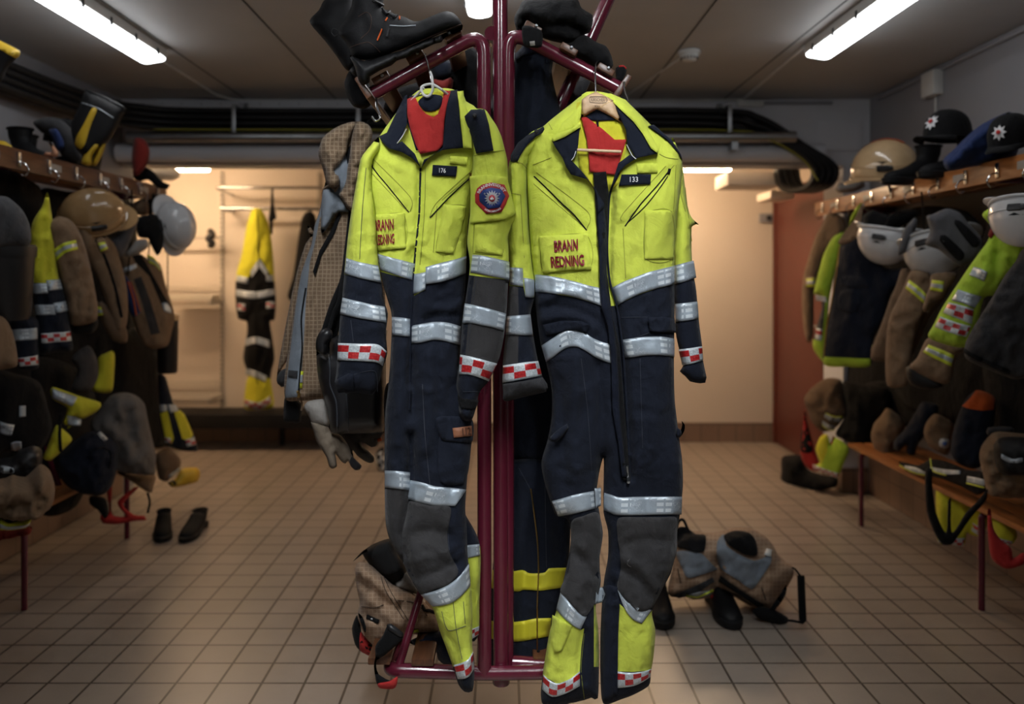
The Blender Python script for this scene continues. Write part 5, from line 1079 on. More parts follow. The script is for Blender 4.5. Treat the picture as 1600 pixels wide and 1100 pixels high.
G('grey_hood_jacket', 'dark grey hooded jacket at the far left edge above the black bin', 'jacket', T('-50,300 0,306 14,309 35,328 46,350 49,372 45,384 20,386 -50,384'), sd(5, 1.92, .4), .06, fabric('dark_grey_shell', (.07, .072, .08), .3), amp=.012, step=7, group=ll)
r = empty('black_bin', sd(5, 1.9).Y and P(15, 500, 1.9*F/740), 'black cylindrical bin hanging at the far left edge', 'bin')
Yq = 1.95*F/770; a = P(12, 382, Yq); b = P(12, 500, Yq)
MB().lathe((a.x-.02, a.y, b.z), [(.09, 0), (.10, .02), (.112, (a.z-b.z)*.8), (.116, (a.z-b.z)*.9), (.116, a.z-b.z)], 28).build('bin_body', BPL, r)
MB().lathe((a.x-.02, a.y, a.z-.02), [(.118, -.03), (.121, 0), (.121, .012), (.112, .018)], 28).build('bin_rim', BPL, r)
r = G('coverall', 'narrow yellow and navy coverall hanging left of the tan jacket on the left rack', 'coverall', T('50,350 66,322 74,300 80,330 86,370 92,430 100,455 106,490 112,525 113,548 88,550 62,552 56,500 50,450 46,400'), sd(80, 1.93, .4), .05, [YEL2, NAVY], zones=[(T('40,442 98,442 130,470 130,570 40,570'), 1)], amp=.012, nx=16, ny=50, seed=81, step=5, group=ll,
    folds=[(T('68,345 72,400 76,440'), -.015, 4)], bands=[bnd('50,443 73,442', '52,459 75,458'), bnd('72,438 94,436', '76,454 98,452'), bnd('54,476 85,475', '56,492 87,491'), bnd('83,473 103,470', '88,488 107,486'), bnd('64,520 110,517', '65,535 112,532', CHK, 'checker_band')])
r = G('coverall', 'dark coverall sleeve with checked cuff band at the far left under the bin', 'coverall', T('15,500 58,498 60,540 60,575 30,578 22,560'), sd(40, 1.98, .4), .04, NAVY, amp=.01, step=5, group=ll, bands=[bnd('18,514 58,511', '22,532 59,529'), bnd('28,558 59,554', '31,571 60,569', CHK, 'checker_band')])
G('tan_coat', 'tan coat sleeve at the far left edge below the bin', 'coat', T('-40,490 4,495 20,520 28,562 20,575 -40,575'), sd(5, 1.9, .4), .05, TAN, amp=.01, step=6, group=ll)
r = G('turnout_jacket', 'tan turnout jacket with yellow-silver shoulder tape hanging under the tan helmet on the left', 'jacket', T('118,352 150,360 178,380 192,420 199,455 200,490 196,512 182,522 176,500 165,470 150,430 132,400'), sd(165, 1.95, .4), .05, TAN, amp=.012, nx=18, ny=40, seed=83, step=5, group=ll, folds=[(T('150,370 172,420 188,480'), -.015, 5)], lines=[('zipper', T('150,375 165,405 180,450 190,495'), 5, BLK)])
hb = o_h['body'] if 0 else None
sl = cloth('sleeve', r, T('74,352 92,338 112,345 128,370 140,410 148,450 153,480 151,500 130,508 110,506 104,470 92,425 80,385'), sd(112, 1.88, .4), .055, TAN, amp=.012, nx=18, ny=30, seed=84, step=5, folds=[(T('110,440 140,430'), -.01, 5), (T('112,470 146,462'), .008, 5)])
tri3('82,392 98,381 119,376', '87,409 102,396 122,390', sl, r)
cloth('cuff', r, T('110,500 150,496 152,512 140,522 115,520'), sd(130, 1.885, .4), .05, BLK, amp=.004, step=5)
b2 = cloth('shoulder', r, T('150,375 164,372 172,392 158,396'), sd(160, 1.9, .4), .01, TAN, amp=.002, step=4); tri3('153,380 164,378', '158,394 169,388', b2, r)
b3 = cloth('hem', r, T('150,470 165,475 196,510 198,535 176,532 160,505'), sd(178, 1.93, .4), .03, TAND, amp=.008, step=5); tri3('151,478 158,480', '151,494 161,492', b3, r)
fp_ = K(0, 250, 4.075)
G('neck_cloth', 'dark grey cloth hood between the tan and white helmets on the left', 'hood', fp_('770,300 860,345 880,370 860,440 800,590 760,620 690,600 670,520 740,480 770,400'), sd(195, 1.92, .3), .04, fabric('grey_neck_cloth', (.085, .085, .095), .3), amp=.01, step=5, group=ll)
r = G('helmet_curtain', 'black flap hanging from the white helmet at the left', 'cloth', fp_('870,370 940,350 1000,350 1040,460 1035,560 1000,610 960,540 940,500 880,490'), sd(236, 1.95, .3), .03, BLK, amp=.008, step=5)
G('grey_fleece', 'light grey cloth below the neck hood on the left rack', 'cloth', fp_('870,510 935,505 945,550 880,600 790,615 830,560'), sd(215, 1.95, .3), .03, LGREY, amp=.006, step=5, group=ll)
G('tan_bag', 'tan folded bag under the end of the left shelf', 'bag', fp_('820,290 930,240 945,345 870,350 830,320'), sd(216, 2.08, .4), .03, TAND, amp=.008, step=5, group=ll)
G('shelf_strap', 'black strap hanging from the last hook of the left shelf', 'strap', fp_('945,200 985,215 1060,310 1040,330 990,270 975,340 935,345'), sd(244, 2.04, .3), .01, BLK, amp=.002, step=4)
r = G('turnout_jacket', 'tan and black turnout jacket hanging at the aisle end of the left rack', 'jacket', T('188,400 215,395 232,405 250,412 260,450 270,480 273,500 268,520 262,540 240,545 222,535 208,500 196,450'), sd(230, 2.02, .4), .05, [TAN, BLK, CHAR], zones=[(fp_('840,610 900,600 1000,780 1085,930 1040,950 950,740 860,650'), 1), (fp_('850,760 900,740 960,900 1020,1100 960,1110 900,900'), 2)], amp=.012, nx=16, ny=40, seed=86, step=5, group=ll)
bd = r
tri3('229,398 240,402 251,418', '233,411 242,414 251,424', bd, r); band('silver_tape', r, T('190,421 204,415 213,412'), T('194,426 206,422 214,418'), bd, REFS)
band('silver_tape', r, fp_('1030,910 1060,905 1085,940'), fp_('1045,960 1070,970 1095,975'), bd, REFL)
G('blue_garment', 'blue garment with orange piping between the tan jackets on the left rack', 'garment', T('193,428 203,440 215,470 220,488 208,496 200,480 194,455'), sd(207, 1.99, .3), .02, BLUE, part='panel', lines=[('orange_piping', T('200,440 208,465 213,492'), 2.5, ORNG), ('orange_piping', T('204,440 212,462 219,486'), 1.5, ORNG)], amp=.004, step=4, group=ll)
r = empty('black_cylinder', P(265, 585, 4.9), 'black cylinder with a tan top at the aisle end of the left rack', 'container')
Yq = 4.98; a = P(262, 498, Yq); b = P(266, 583, Yq)
MB().lathe((a.x, Yq, b.z), [(.05, 0), (.056, .01), (.062, a.z-b.z)], 20).build('tube_body', BPL, r); MB().lathe((a.x, Yq, a.z), [(.064, -.01), (.064, .02), (.05, .028), (.001, .03)], 20).build('tube_top', TANH2, r)
MB().tube([(a.x, Yq, a.z+.02), (a.x, Yq+.0, 1.94)], .004, 6).build('hang_cord', BLK, r)
q3 = K(0, 500, 3.056)
G('work_trousers', 'yellow lower leg of a coverall hanging behind the grey sack', 'trousers', q3('470,180 500,160 545,150 545,260 530,345 440,335 465,250'), sd(160, 2.06, .4), .03, YEL2, amp=.008, step=5, group=ll, seed=88)
G('grey_fleece_sleeve', 'dark grey sleeve hanging below the tan jacket cuff on the left', 'jacket', q3('340,180 420,120 460,180 470,260 440,330 380,350 340,330 370,240'), sd(132, 2.04, .4), .04, fabric('brown_grey_sleeve', (.05, .045, .045), .3), amp=.01, step=5, group=ll)
r = G('coverall_trousers', 'crumpled yellow coverall trousers with grey tape above the black bag on the left', 'trousers', q3('250,320 370,360 480,395 470,430 400,470 350,465 320,520 380,480 385,500 330,505 300,490 320,420 250,375'), sd(115, 2.0, .4), .04, [YEL2], amp=.012, step=5, group=ll, bands=[('reflective_band', q3('250,325 310,345 370,365'), q3('250,370 300,392 345,405'), REFL), ('reflective_band', q3('320,452 350,455 390,475'), q3('325,500 350,503 385,505'), REFL)])
G('coverall_trousers', 'yellow trouser leg hanging beside a black strap above the black bag on the left', 'trousers', q3('270,500 300,520 345,570 290,630 240,672 205,660 225,610 250,540'), sd(90, 2.02, .4), .04, YEL2, amp=.01, step=5, group=ll, part='leg', lines=[('black_strap', q3('290,450 285,540 290,620'), 5, BLK)])
G('coverall', 'black coverall with grey reflective squares hanging at the far left above the tan trousers', 'coverall', q3('-80,250 90,260 190,300 230,420 250,520 190,620 60,620 -80,640'), sd(25, 2.05, .5), .05, BLK, amp=.015, step=8, group=ll, bands=[('reflective_band', q3('92,402 123,402'), q3('92,455 123,452'), REFL), ('reflective_band', q3('0,475 40,485 70,490'), q3('0,530 35,542 55,540'), REFL), ('reflective_band', q3('50,580 75,570 102,570'), q3('55,620 80,625 104,610'), REFL)])
r = G('grey_sack', 'large grey padded sack leaning in front of the left bench', 'sack', q3('500,390 540,355 600,345 650,360 690,400 705,470 725,560 745,640 742,700 738,738 640,735 550,715 470,640 430,500 460,450'), sd(195, 1.93, .3), .12, fabric('grey_sack_cloth', (.125, .115, .11), .35), amp=.022, nx=22, ny=28, seed=90, step=5, part='sack_body', folds=[(q3('500,470 600,560 640,700'), .02, 8), (q3('640,560 700,640 720,700'), -.015, 6), (q3('530,440 590,480'), -.015, 6)])
cloth('tan_base', r, q3('550,722 640,735 740,740 735,790 725,825 700,820 640,780'), sd(212, 1.925, .3), .06, TAN, amp=.008, step=5); MB().tube(smoothline([P(x, y, 4.25) for x, y in q3('705,825 715,870 705,920')]), .006).build('cord', BLK, r)
r = G('black_bag', 'black drawstring bag slumped beside the grey sack on the left', 'bag', q3('260,660 330,600 400,545 470,530 540,570 565,620 560,700 540,780 500,830 420,835 330,800 280,740'), sd(135, 2.0, .3), .12, NAVY2, amp=.018, nx=20, ny=26, seed=91, step=5, part='bag_body', lines=[('bag_cord', q3('430,640 440,600 490,590 530,620 520,690'), 2, BLK)], patches=[('white_tag', q3('465,535 480,532 515,560 500,566'), WHITEP)])
r = G('turnout_trousers', 'tan turnout trousers bunched round black boots at the far left', 'trousers', q3('-120,720 0,760 60,740 120,750 190,690 240,720 262,800 250,880 180,930 100,950 0,930 -120,920'), sd(20, 1.88, .3), .14, TAN, amp=.03, nx=24, ny=26, seed=92, step=5, folds=[(q3('0,800 100,790 200,760'), .02, 7), (q3('0,860 120,850 230,800'), -.02, 6), (q3('60,900 160,890'), .02, 6)])
bd = [c for c in r.children][0] if r.children else r
G('rubber_boot', 'black boot top with grey loops standing inside the tan trousers at the far left', 'boot', q3('-60,680 60,650 90,620 160,600 200,620 200,690 150,745 60,760 -60,770'), sd(30, 1.92, .3), .08, BPL, amp=.012, nx=12, ny=12, seed=93, step=5, part='boot_shaft', patches=[('grey_loop', q3('0,680 65,688 60,715 0,705'), REFS)])
r = G('trouser_hem', 'yellow and grey reflective trouser hem under the tan trousers at the far left', 'trousers', q3('-120,900 0,935 90,945 150,950 130,985 60,1000 0,998 -120,980'), sd(10, 1.87, .3), .05, BLK, amp=.008, step=5)
tri3(' '.join('%.1f,%.1f' % p for p in q3('0,938 40,958 90,952 150,948')), ' '.join('%.1f,%.1f' % p for p in q3('0,996 40,1002 90,996 135,980')), r, r)
G('red_bag', 'dark red bag on the floor at the far left under the trousers', 'bag', q3('-100,1000 0,1003 80,1000 150,985 145,1020 60,1040 0,1050 -100,1060'), sd(10, 1.95, .3), .06, fabric('dark_red_cloth', (.2, .02, .015)), amp=.01, step=6)
r = G('trouser_braces', 'red and black braces hanging from the bench to the floor beside the black bag', 'braces', q3('510,800 535,790 530,900 545,935 600,935 560,870 640,800 665,795 590,880 640,930 690,935 700,955 640,960 560,975 490,970 480,930 520,920'), sd(185, 1.97, .3), .012, RED, amp=.003, R=6, step=4)
cloth('black_strap', r, q3('430,840 500,850 520,920 500,950 470,910 430,880'), sd(152, 2.0, .3), .03, BLK, amp=.006, step=5)
cable('maroon_brace', [P(x, y, 4.05) for x, y in q3('135,530 165,535 190,565 240,680 305,850')], .013, MAR, 'maroon bench brace leaning between the tan trousers and the black bag on the left', 'tube')
r = G('coverall_trousers', 'hi-vis yellow trouser legs with checked hems at the aisle end of the left rack', 'trousers', q3('755,260 790,270 830,400 880,450 920,540 945,610 940,625 880,625 830,610 790,580 770,500 760,400'), sd(277, 2.02, .4), .03, [NAVY, YEL2], zones=[(q3('765,445 800,430 830,560 820,590 790,575'), 1), (q3('830,430 860,430 880,450 925,545 900,575 870,560'), 1)], amp=.008, step=4, nx=12, group=ll, seed=95,
    bands=[('reflective_band', q3('762,402 795,402'), q3('765,440 798,430'), REFL), ('reflective_band', q3('797,400 840,402'), q3('812,440 852,432'), REFL), ('checker_band', q3('785,560 815,560'), q3('790,585 820,585'), CHK), ('checker_band', q3('885,568 928,558'), q3('893,600 938,592'), CHK)])
r = G('tan_boots', 'dark tan turnout boots bundle at the aisle end of the left bench', 'boot', q3('745,640 800,610 860,660 860,700 830,740 800,770 760,760 745,700'), sd(263, 2.05, .4), .07, TAND, amp=.014, step=5, part='bundle', bands=[('reflective_tape', q3('808,728 858,700'), q3('806,748 862,720'), REFS)])
G('yellow_boots', 'pair of yellow rubber boots lying on the floor at the end of the left bench', 'boots', q3('800,780 840,755 860,715 880,705 940,705 955,730 945,770 880,792 820,798'), sd(287, 2.0, .4), .06, YRUB, amp=.006, step=5, part='boots', patches=[('boot_opening', q3('800,778 835,762 845,775 815,785'), DARKIN)])
# ---- on the left shelf
zL = 1.955+.012
c1 = K(0, 0, 3.667)
def yellow_toe(r, M):
    V = []; Fc = []; n = 14
    for j, (x, rr_) in enumerate(((.18, .053), (.22, .048), (.25, .036), (.272, .02), (.278, .004))):
        for i in range(n+1): a = math.pi*i/n; V.append(M @ Vector((x, rr_*math.cos(a), .012+min(rr_*1.35, .07)*math.sin(a)*1.02)))
    link('yellow_toe', V, [(j*(n+1)+i, j*(n+1)+i+1, (j+1)*(n+1)+i+1, (j+1)*(n+1)+i) for j in range(4) for i in range(n)], YRUB, r)
r = G('rubber_boot', 'tall black rubber boot with yellow stripe leaning back on the left shelf', 'boot', c1('490,520 560,535 640,570 720,620 700,670 660,750 620,810 560,860 520,910 470,890 430,840 405,730 420,680 450,610 470,560'), 3.86, .055, BRUB, part='boot_shaft', amp=.003, step=5, R=16, patches=[('yellow_stripe', c1('528,618 556,628 520,720 485,830 460,855 428,830 440,780 480,710'), YRUB)], lines=[('rim_line', c1('470,590 560,620 650,675'), 1.2, REFS), ('rim_line', c1('490,515 600,560 720,625'), 3, BRUB)], back=1, group='boots on the left shelf')
cloth('heel', r, c1('465,935 490,870 540,815 570,808 560,850 530,890 520,950'), 3.83, .03, YRUB, amp=.003, step=4, back=1); cloth('heel', r, c1('520,950 545,880 580,815 606,820 590,880 550,950'), 3.86, .03, YRUB, amp=.003, step=4, back=1)
boot(Vector((-2.31, 3.97, zL)), R_(-35), 'black safety boot with orange eyelets on the left shelf, nearer of two', .2, group='boots on the left shelf', sc=.95)
boot(Vector((-2.40, 4.17, zL)), R_(-30), 'black safety boot on the left shelf, half hidden behind its pair', .2, group='boots on the left shelf', sc=.95)
boot(Vector((-2.40, 3.70, zL)), R_(-18), 'black rubber boot with yellow toe cap at the near end of the left shelf', .3, mats=(BRUB, YRUB), extra=yellow_toe, laces=False, group='boots on the left shelf')
G('rubber_boot', 'yellow topped black boot shaft at the upper left corner above the shelf', 'boot', c1('-60,210 15,235 118,292 90,340 40,400 10,470 -60,480'), 3.30, .05, BRUB, part='boot_shaft', amp=.003, patches=[('yellow_cuff', c1('-60,205 15,240 115,295 92,335 0,285 -60,270'), YRUB)], back=1, group='boots on the left shelf')
G('blue_cloth', 'small dark blue cloth on the left shelf beside the star-badge cap', 'cloth', c1('275,745 330,735 365,800 370,850 330,870 300,800'), 3.95, .03, BLUE, amp=.008, step=4)
G('orange_cloth', 'small orange and white rag at the edge of the left shelf', 'cloth', c1('275,800 335,870 330,900 250,890 260,870 300,870'), 3.8, .012, fabric('pale_orange_cloth', (.5, .25, .15)), amp=.004, step=4)
G('grey_cloth', 'dark grey jacket heap on the left shelf behind the leaning rubber boot', 'jacket', c1('190,700 280,670 360,690 420,760 470,900 440,940 360,900 290,780 240,760'), 4.0, .06, CHAR, amp=.012, step=5)
boot(Vector((-2.12, 4.24, zL)), R_(-95), 'black leather boot standing toe-out on the left shelf, nearer one', .24, group='black boots near the end of the left shelf')
boot(Vector((-2.22, 4.48, zL)), R_(-85), 'black leather boot on the left shelf beside the red cap', .24, group='black boots near the end of the left shelf')
G('red_headwear', 'dark red cloth cap standing up behind the boots on the left shelf', 'cap', c1('770,790 820,795 850,830 858,880 845,940 800,1000 765,1005 755,900'), 4.72, .06, fabric('dark_red_cloth', (.2, .02, .015)), amp=.006, step=4)
G('black_pouch', 'black strap bundle at the very end of the left shelf', 'strap', c1('760,1010 830,960 880,985 930,1040 975,1060 960,1085 900,1075 850,1030 800,1040'), 4.78, .03, BLK, amp=.010, step=4)
# back room clothes
r = G('coverall', 'small yellow and black coverall hanging on the back wall rail', 'coverall', T('394,326 402,324 412,332 420,352 426,390 429,440 431,470 429,500 422,502 426,530 429,560 423,590 428,635 405,640 382,638 384,600 388,585 380,560 386,520 385,502 372,498 368,470 369,430 378,395 386,350'), 6.95, .07, [YEL2, BLK], zones=[(T('360,438 385,438 398,416 408,404 428,440 440,440 440,590 412,592 385,582 360,560'), 1)], amp=.018, nx=14, ny=30, step=4, seed=101,
    bands=[bnd('370,430 388,434', '369,440 387,444'), bnd('391,424 405,404', '393,434 407,416'), bnd('404,402 419,424', '402,414 417,432'), bnd('416,430 427,430', '416,440 427,440'), bnd('369,452 398,456 428,451', '369,463 398,467 430,461'), bnd('383,530 400,526 421,532', '384,541 400,537 421,544'), bnd('384,576 400,580 417,588', '384,585 400,591 415,597'), bnd('371,474 383,475', '371,485 383,486', CHK, 'checker_band'), bnd('416,472 429,471', '416,482 429,481', CHK, 'checker_band'), bnd('382,624 405,629 423,618', '382,635 405,640 424,629', CHK, 'checker_band')], lines=[('front_opening', T('402,330 404,400 400,500 402,600'), 1.5, BLK)])
G('black_pouch', 'small black bag hanging from the front coat bar in the back room', 'bag', T('419,345 423,317 424,294 427,294 428,317 432,341 427,345 426,366 422,366 421,347'), 6.86, .03, BLK, amp=.003, R=4, step=3)
G('dark_jacket', 'black garment hanging on the back wall rail beside the tan hooded coat', 'garment', T('482,330 492,336 505,400 500,470 480,475 463,474 449,464 458,430 465,380 472,340'), 6.98, .07, BLK, amp=.014, step=5)
G('small_boot', 'small white and black boot on the floor behind the gloves', 'boot', T('585,712 600,700 606,760 598,764 584,752 592,740'), 6.2, .05, BLK, part='boot_body', patches=[('white_top', T('586,714 600,704 602,732 594,735'), WHITEP)], amp=.004, step=4)
# ---------------------------------------------------------------- clothes on the right rack
k5 = K(1200, 280, 3.4375); k6 = K(1200, 560, 3.235)
G('shade_filler_coat', 'black filler coat added as shade deepest in the right rack beside the navy vest', 'coat', T('1290,330 1370,340 1400,420 1400,620 1340,700 1290,640'), sd(1345, 2.34, .9), .05, BLK, amp=.02, step=10, group=rr)  # added filler, hides the wall where shade makes the gap black
G('shade_filler_coat', 'black filler coat added as shade deepest in the right rack behind the two white helmets', 'coat', T('1400,340 1510,330 1560,420 1560,640 1420,640 1380,520'), sd(1460, 2.30, .9), .05, BLK, amp=.02, step=10, group=rr)  # added filler, black for the shade behind the helmets
G('shade_filler_coat', 'black filler coat added as shade at the near end of the right rack behind the grey jacket', 'coat', T('1545,350 1680,350 1700,700 1560,690 1530,500'), sd(1600, 2.28, .9), .05, BLK, amp=.02, step=10, group=rr)  # added filler that darkens the shaded near end of the rack
G('dark_trousers', 'black filler trousers added as shade on the right bench behind the tan pouch', 'trousers', T('1350,600 1480,590 1600,600 1660,700 1600,730 1480,690 1380,650'), sd(1480, 2.36, .9), .06, BLK, amp=.02, step=10, group=rr)  # added filler standing in for shade at the back of the bench
r = G('turnout_coat', 'tan turnout coat at the far end of the right rack next to the red door', 'coat', k5('320,185 350,180 400,200 420,260 380,350 300,420 250,600 245,760 240,850 215,880 190,800 180,640 190,520 215,430 250,320 290,240'), sd(1285, 2.03, .5), .06, [TAN], amp=.012, nx=16, ny=50, seed=110, step=5, group=rr, folds=[(k5('330,230 300,330 260,450'), -.012, 5)])
r = r if r.children else r
b4 = cloth('cuff', r, k5('200,530 255,525 258,580 202,585'), sd(1267, 1.97, .5), .012, TAN, amp=.002, step=4)
tri3(' '.join('%.1f,%.1f' % p for p in k5('206,534 250,530')), ' '.join('%.1f,%.1f' % p for p in k5('206,580 248,578')), b4, b4)
r = G('hi_vis_jacket', 'hi-vis green jacket worn under the navy vest on the right rack', 'jacket', k5('500,125 510,160 460,220 410,280 400,350 375,440 355,520 330,640 320,760 310,860 320,960 295,980 245,915 243,860 270,760 300,640 245,615 246,600 280,470 300,400 350,310 420,270 450,190'), sd(1312, 1.97, .45), .05, [GRN, CHAR], zones=[(k5('245,615 310,640 300,760 290,860 245,860 243,700'), 1)], amp=.010, nx=14, ny=40, seed=111, step=5, group=rr, bands=[('cuff_tape', k5('255,622 312,632'), k5('258,650 314,660'), REFS), ('checker_band', k5('258,800 292,806'), k5('252,858 286,866'), CHK)])
r = G('navy_vest', 'navy vest with pockets hanging over the hi-vis jacket on the right rack', 'vest', k5('505,170 520,260 560,370 620,470 700,480 740,470 730,540 660,620 620,760 570,850 550,1000 420,1008 300,995 305,860 335,700 355,520 375,440 390,350 430,310 480,240'), sd(1350, 1.93, .45), .06, [NAVY2, GRN], zones=[(k5('300,950 550,960 550,1010 290,1010'), 1)], amp=.012, nx=22, ny=60, seed=112, step=5, group=rr, patches=[('pocket', k5('400,520 520,530 540,580 395,575'), NAVY), ('pocket', k5('390,600 500,600 480,710 380,700'), NAVY), ('hood_flap', k5('508,130 500,230 470,320 400,352 375,340 420,270 460,220'), TAN)], lines=[('zipper', k5('385,360 365,520 345,640 315,800 300,950'), 2, BRASS)])
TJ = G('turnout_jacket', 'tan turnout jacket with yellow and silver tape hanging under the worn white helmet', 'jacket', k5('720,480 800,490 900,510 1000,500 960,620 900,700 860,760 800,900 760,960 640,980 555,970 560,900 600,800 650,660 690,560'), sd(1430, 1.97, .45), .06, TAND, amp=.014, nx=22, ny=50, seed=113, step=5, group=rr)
sl = cloth('sleeve', TJ, k5('770,490 860,500 880,560 870,640 820,760 780,880 770,980 760,1060 740,1110 660,1120 635,1090 630,960 640,800 660,720 720,600'), sd(1418, 1.90, .45), .05, TAN, amp=.014, nx=18, ny=30, seed=114, step=5)
tri3(' '.join('%.1f,%.1f' % p for p in k5('758,540 810,578 852,618')), ' '.join('%.1f,%.1f' % p for p in k5('738,585 790,625 836,666')), sl, sl)
sl = cloth('sleeve', TJ, k5('880,510 1000,500 1010,530 960,600 940,640 880,660 860,720 830,700 850,620 870,570'), sd(1470, 1.92, .45), .035, TAN, amp=.01, nx=18, ny=30, seed=115, step=5)
tri3(' '.join('%.1f,%.1f' % p for p in k5('880,540 945,548')), ' '.join('%.1f,%.1f' % p for p in k5('870,595 938,605')), sl, sl)
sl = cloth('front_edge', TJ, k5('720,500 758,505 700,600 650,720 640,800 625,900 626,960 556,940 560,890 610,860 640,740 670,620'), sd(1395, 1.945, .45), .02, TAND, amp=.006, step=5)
tri3(' '.join('%.1f,%.1f' % p for p in k5('725,505 690,585 655,700 620,830 600,900')), ' '.join('%.1f,%.1f' % p for p in k5('758,512 720,590 688,690 650,820 628,905')), sl, sl)
tri3(' '.join('%.1f,%.1f' % p for p in k5('560,895 628,910')), ' '.join('%.1f,%.1f' % p for p in k5('556,938 626,958')), sl, sl)
sl = cloth('jacket_sleeve', None, k5('850,860 900,850 1050,910 1010,960 990,1060 960,1100 880,1080 760,1010 800,960'), sd(1465, 1.88, .4), .05, TAN, amp=.01, nx=18, ny=30, seed=116, step=5); tag(sl, 'tan jacket sleeve with wide tape and black cuff below the checked hi-vis jacket', 'jacket sleeve', rr)
tri3(' '.join('%.1f,%.1f' % p for p in k5('862,885 920,905 1000,940')), ' '.join('%.1f,%.1f' % p for p in k5('832,925 900,960 985,1000')), sl, sl)
cloth('cuff', sl, k5('740,1010 800,1005 880,1060 940,1110 850,1130 760,1100'), sd(1445, 1.86, .4), .03, BRUB, amp=.006, step=5)
r = G('hi_vis_jacket', 'green hi-vis jacket with red and white checked bands on the right rack', 'jacket', k5('1150,190 1200,150 1250,120 1320,80 1375,100 1420,300 1400,460 1330,520 1260,560 1220,620 1160,640 1130,760 1090,860 1050,905 960,890 860,848 890,780 930,700 980,620 1020,560 1080,470 1130,400 1180,330 1200,260'), sd(1520, 1.90, .4), .07, GRN, amp=.016, nx=22, ny=40, seed=117, step=5, group=rr, folds=[(k5('1250,250 1230,400 1200,560'), -.02, 6), (k5('1330,200 1300,330 1340,430'), .014, 6), (k5('1180,370 1250,400 1330,470'), -.012, 5)],
    bands=[('reflective_band', k5('1105,470 1140,480 1180,500'), k5('1080,515 1120,530 1160,550'), REFL), ('reflective_band', k5('1020,590 1080,610 1150,630'), k5('985,650 1050,665 1110,690'), REFL), ('checker_band', k5('970,660 1040,675 1105,695'), k5('940,715 1020,745 1095,775'), CHK), ('checker_band', k5('925,735 1010,765 1090,785'), k5('895,790 980,820 1065,845'), CHK)], patches=[('red_panel', k5('1235,155 1268,165 1230,270 1195,320 1180,300 1215,220'), fabric('dark_red_cloth', (.2, .02, .015)))])
G('grey_jacket', 'dark grey jacket at the near end of the right rack', 'jacket', k5('1560,300 1375,370 1330,440 1270,520 1200,640 1150,720 1100,800 1060,880 1060,960 1150,1010 1250,1050 1330,1075 1420,1060 1560,1050'), sd(1560, 1.84, .35), .07, CHAR, part='jacket_body', amp=.016, nx=28, ny=40, seed=118, step=6, group=rr, lines=[('hem_tape', k5('1062,920 1150,965 1300,1030'), 8, BLK)])
helmet(P(1610, 330, 3.05), (R_(160), 0, R_(-60)), WHH, 'white helmet cut off by the right edge of the frame', .9)
# lower row right
r = G('turnout_trousers', 'brown turnout trousers folded over the far end of the right bench', 'trousers', k6('180,205 230,140 300,100 370,110 385,180 400,260 370,320 330,360 270,370 220,320 200,260'), sd(1288, 2.08, .4), .10, TAND, amp=.02, nx=16, ny=26, seed=120, step=5, folds=[(k6('230,170 300,230 350,240'), -.02, 5), (k6('200,220 280,200 340,150'), .015, 5)], bands=[('yellow_tape', k6('290,262 330,280 372,288'), k6('285,282 320,305 360,312'), REFL), ('yellow_tape', k6('275,300 305,320 340,335'), k6('275,325 300,345 330,358'), REFL)], lines=[('yellow_trim', k6('290,262 330,280 375,288'), 2, REFY), ('yellow_trim', k6('272,322 300,348 335,358'), 2, REFY)])
G('dark_bag', 'black holdall standing on the floor at the far end of the right bench', 'bag', k6('70,500 120,488 165,490 200,560 280,590 350,600 345,650 240,662 70,640 68,580'), sd(1265, 2.12, .4), .12, BLK, amp=.014, nx=16, ny=20, seed=121, step=5)
G('trouser_braces', 'red braces and black strap hanging from the far end of the right bench', 'braces', k6('185,255 200,330 225,420 240,480 262,530 300,470 330,390 340,400 320,480 290,560 230,570 185,540 165,490 165,440 172,350'), sd(1275, 2.02, .4), .02, RED, part='red_strap', amp=.006, R=8, step=4, patches=[('black_strap', k6('187,262 200,335 222,420 222,470 168,470 165,430 172,350'), BLK)])
G('coverall_trousers', 'green hi-vis trouser legs with checked hem hanging off the far end of the right bench', 'trousers', k6('265,395 300,385 320,440 340,400 400,440 410,470 380,540 352,600 300,580 235,560 225,540 262,530 240,460'), sd(1300, 2.04, .4), .03, [GRN, YEL2], zones=[(k6('240,380 310,380 300,460 265,545 235,480'), 1)], amp=.008, step=4, bands=[('checker_band', k6('225,535 290,555 360,578'), k6('228,558 288,580 350,604'), CHK)])
G('dark_trousers', 'black trousers heaped on the right bench beside the brown trousers', 'trousers', k6('380,120 480,130 600,150 640,250 560,300 520,400 540,470 450,440 380,410 340,380 390,280'), sd(1345, 2.2, .4), .10, BLK, amp=.02, nx=16, ny=26, seed=122, step=6)
G('tan_boot', 'tan turnout boot bag lying on the right bench left of the dark gloves', 'boot', k6('520,390 535,330 570,290 600,250 640,270 690,320 680,380 640,440 640,490 700,520 660,535 600,510 560,490 535,450'), sd(1388, 2.2, .35), .09, TAN, part='bundle', amp=.018, nx=16, ny=22, seed=123, step=5, folds=[(k6('560,380 620,400 640,480'), -.014, 5)], bands=[('reflective_tape', k6('680,540 740,550 800,572'), k6('685,552 740,575 790,582'), REFL)])
G('navy_gloves', 'pair of dark navy gloves hanging over the right bench', 'gloves', k6('780,220 860,240 840,330 760,430 740,490 700,480 700,440 660,470 635,460 640,410 690,360 740,280'), sd(1432, 2.15, .35), .05, NAVY2, amp=.012, nx=12, ny=20, seed=124, step=5)
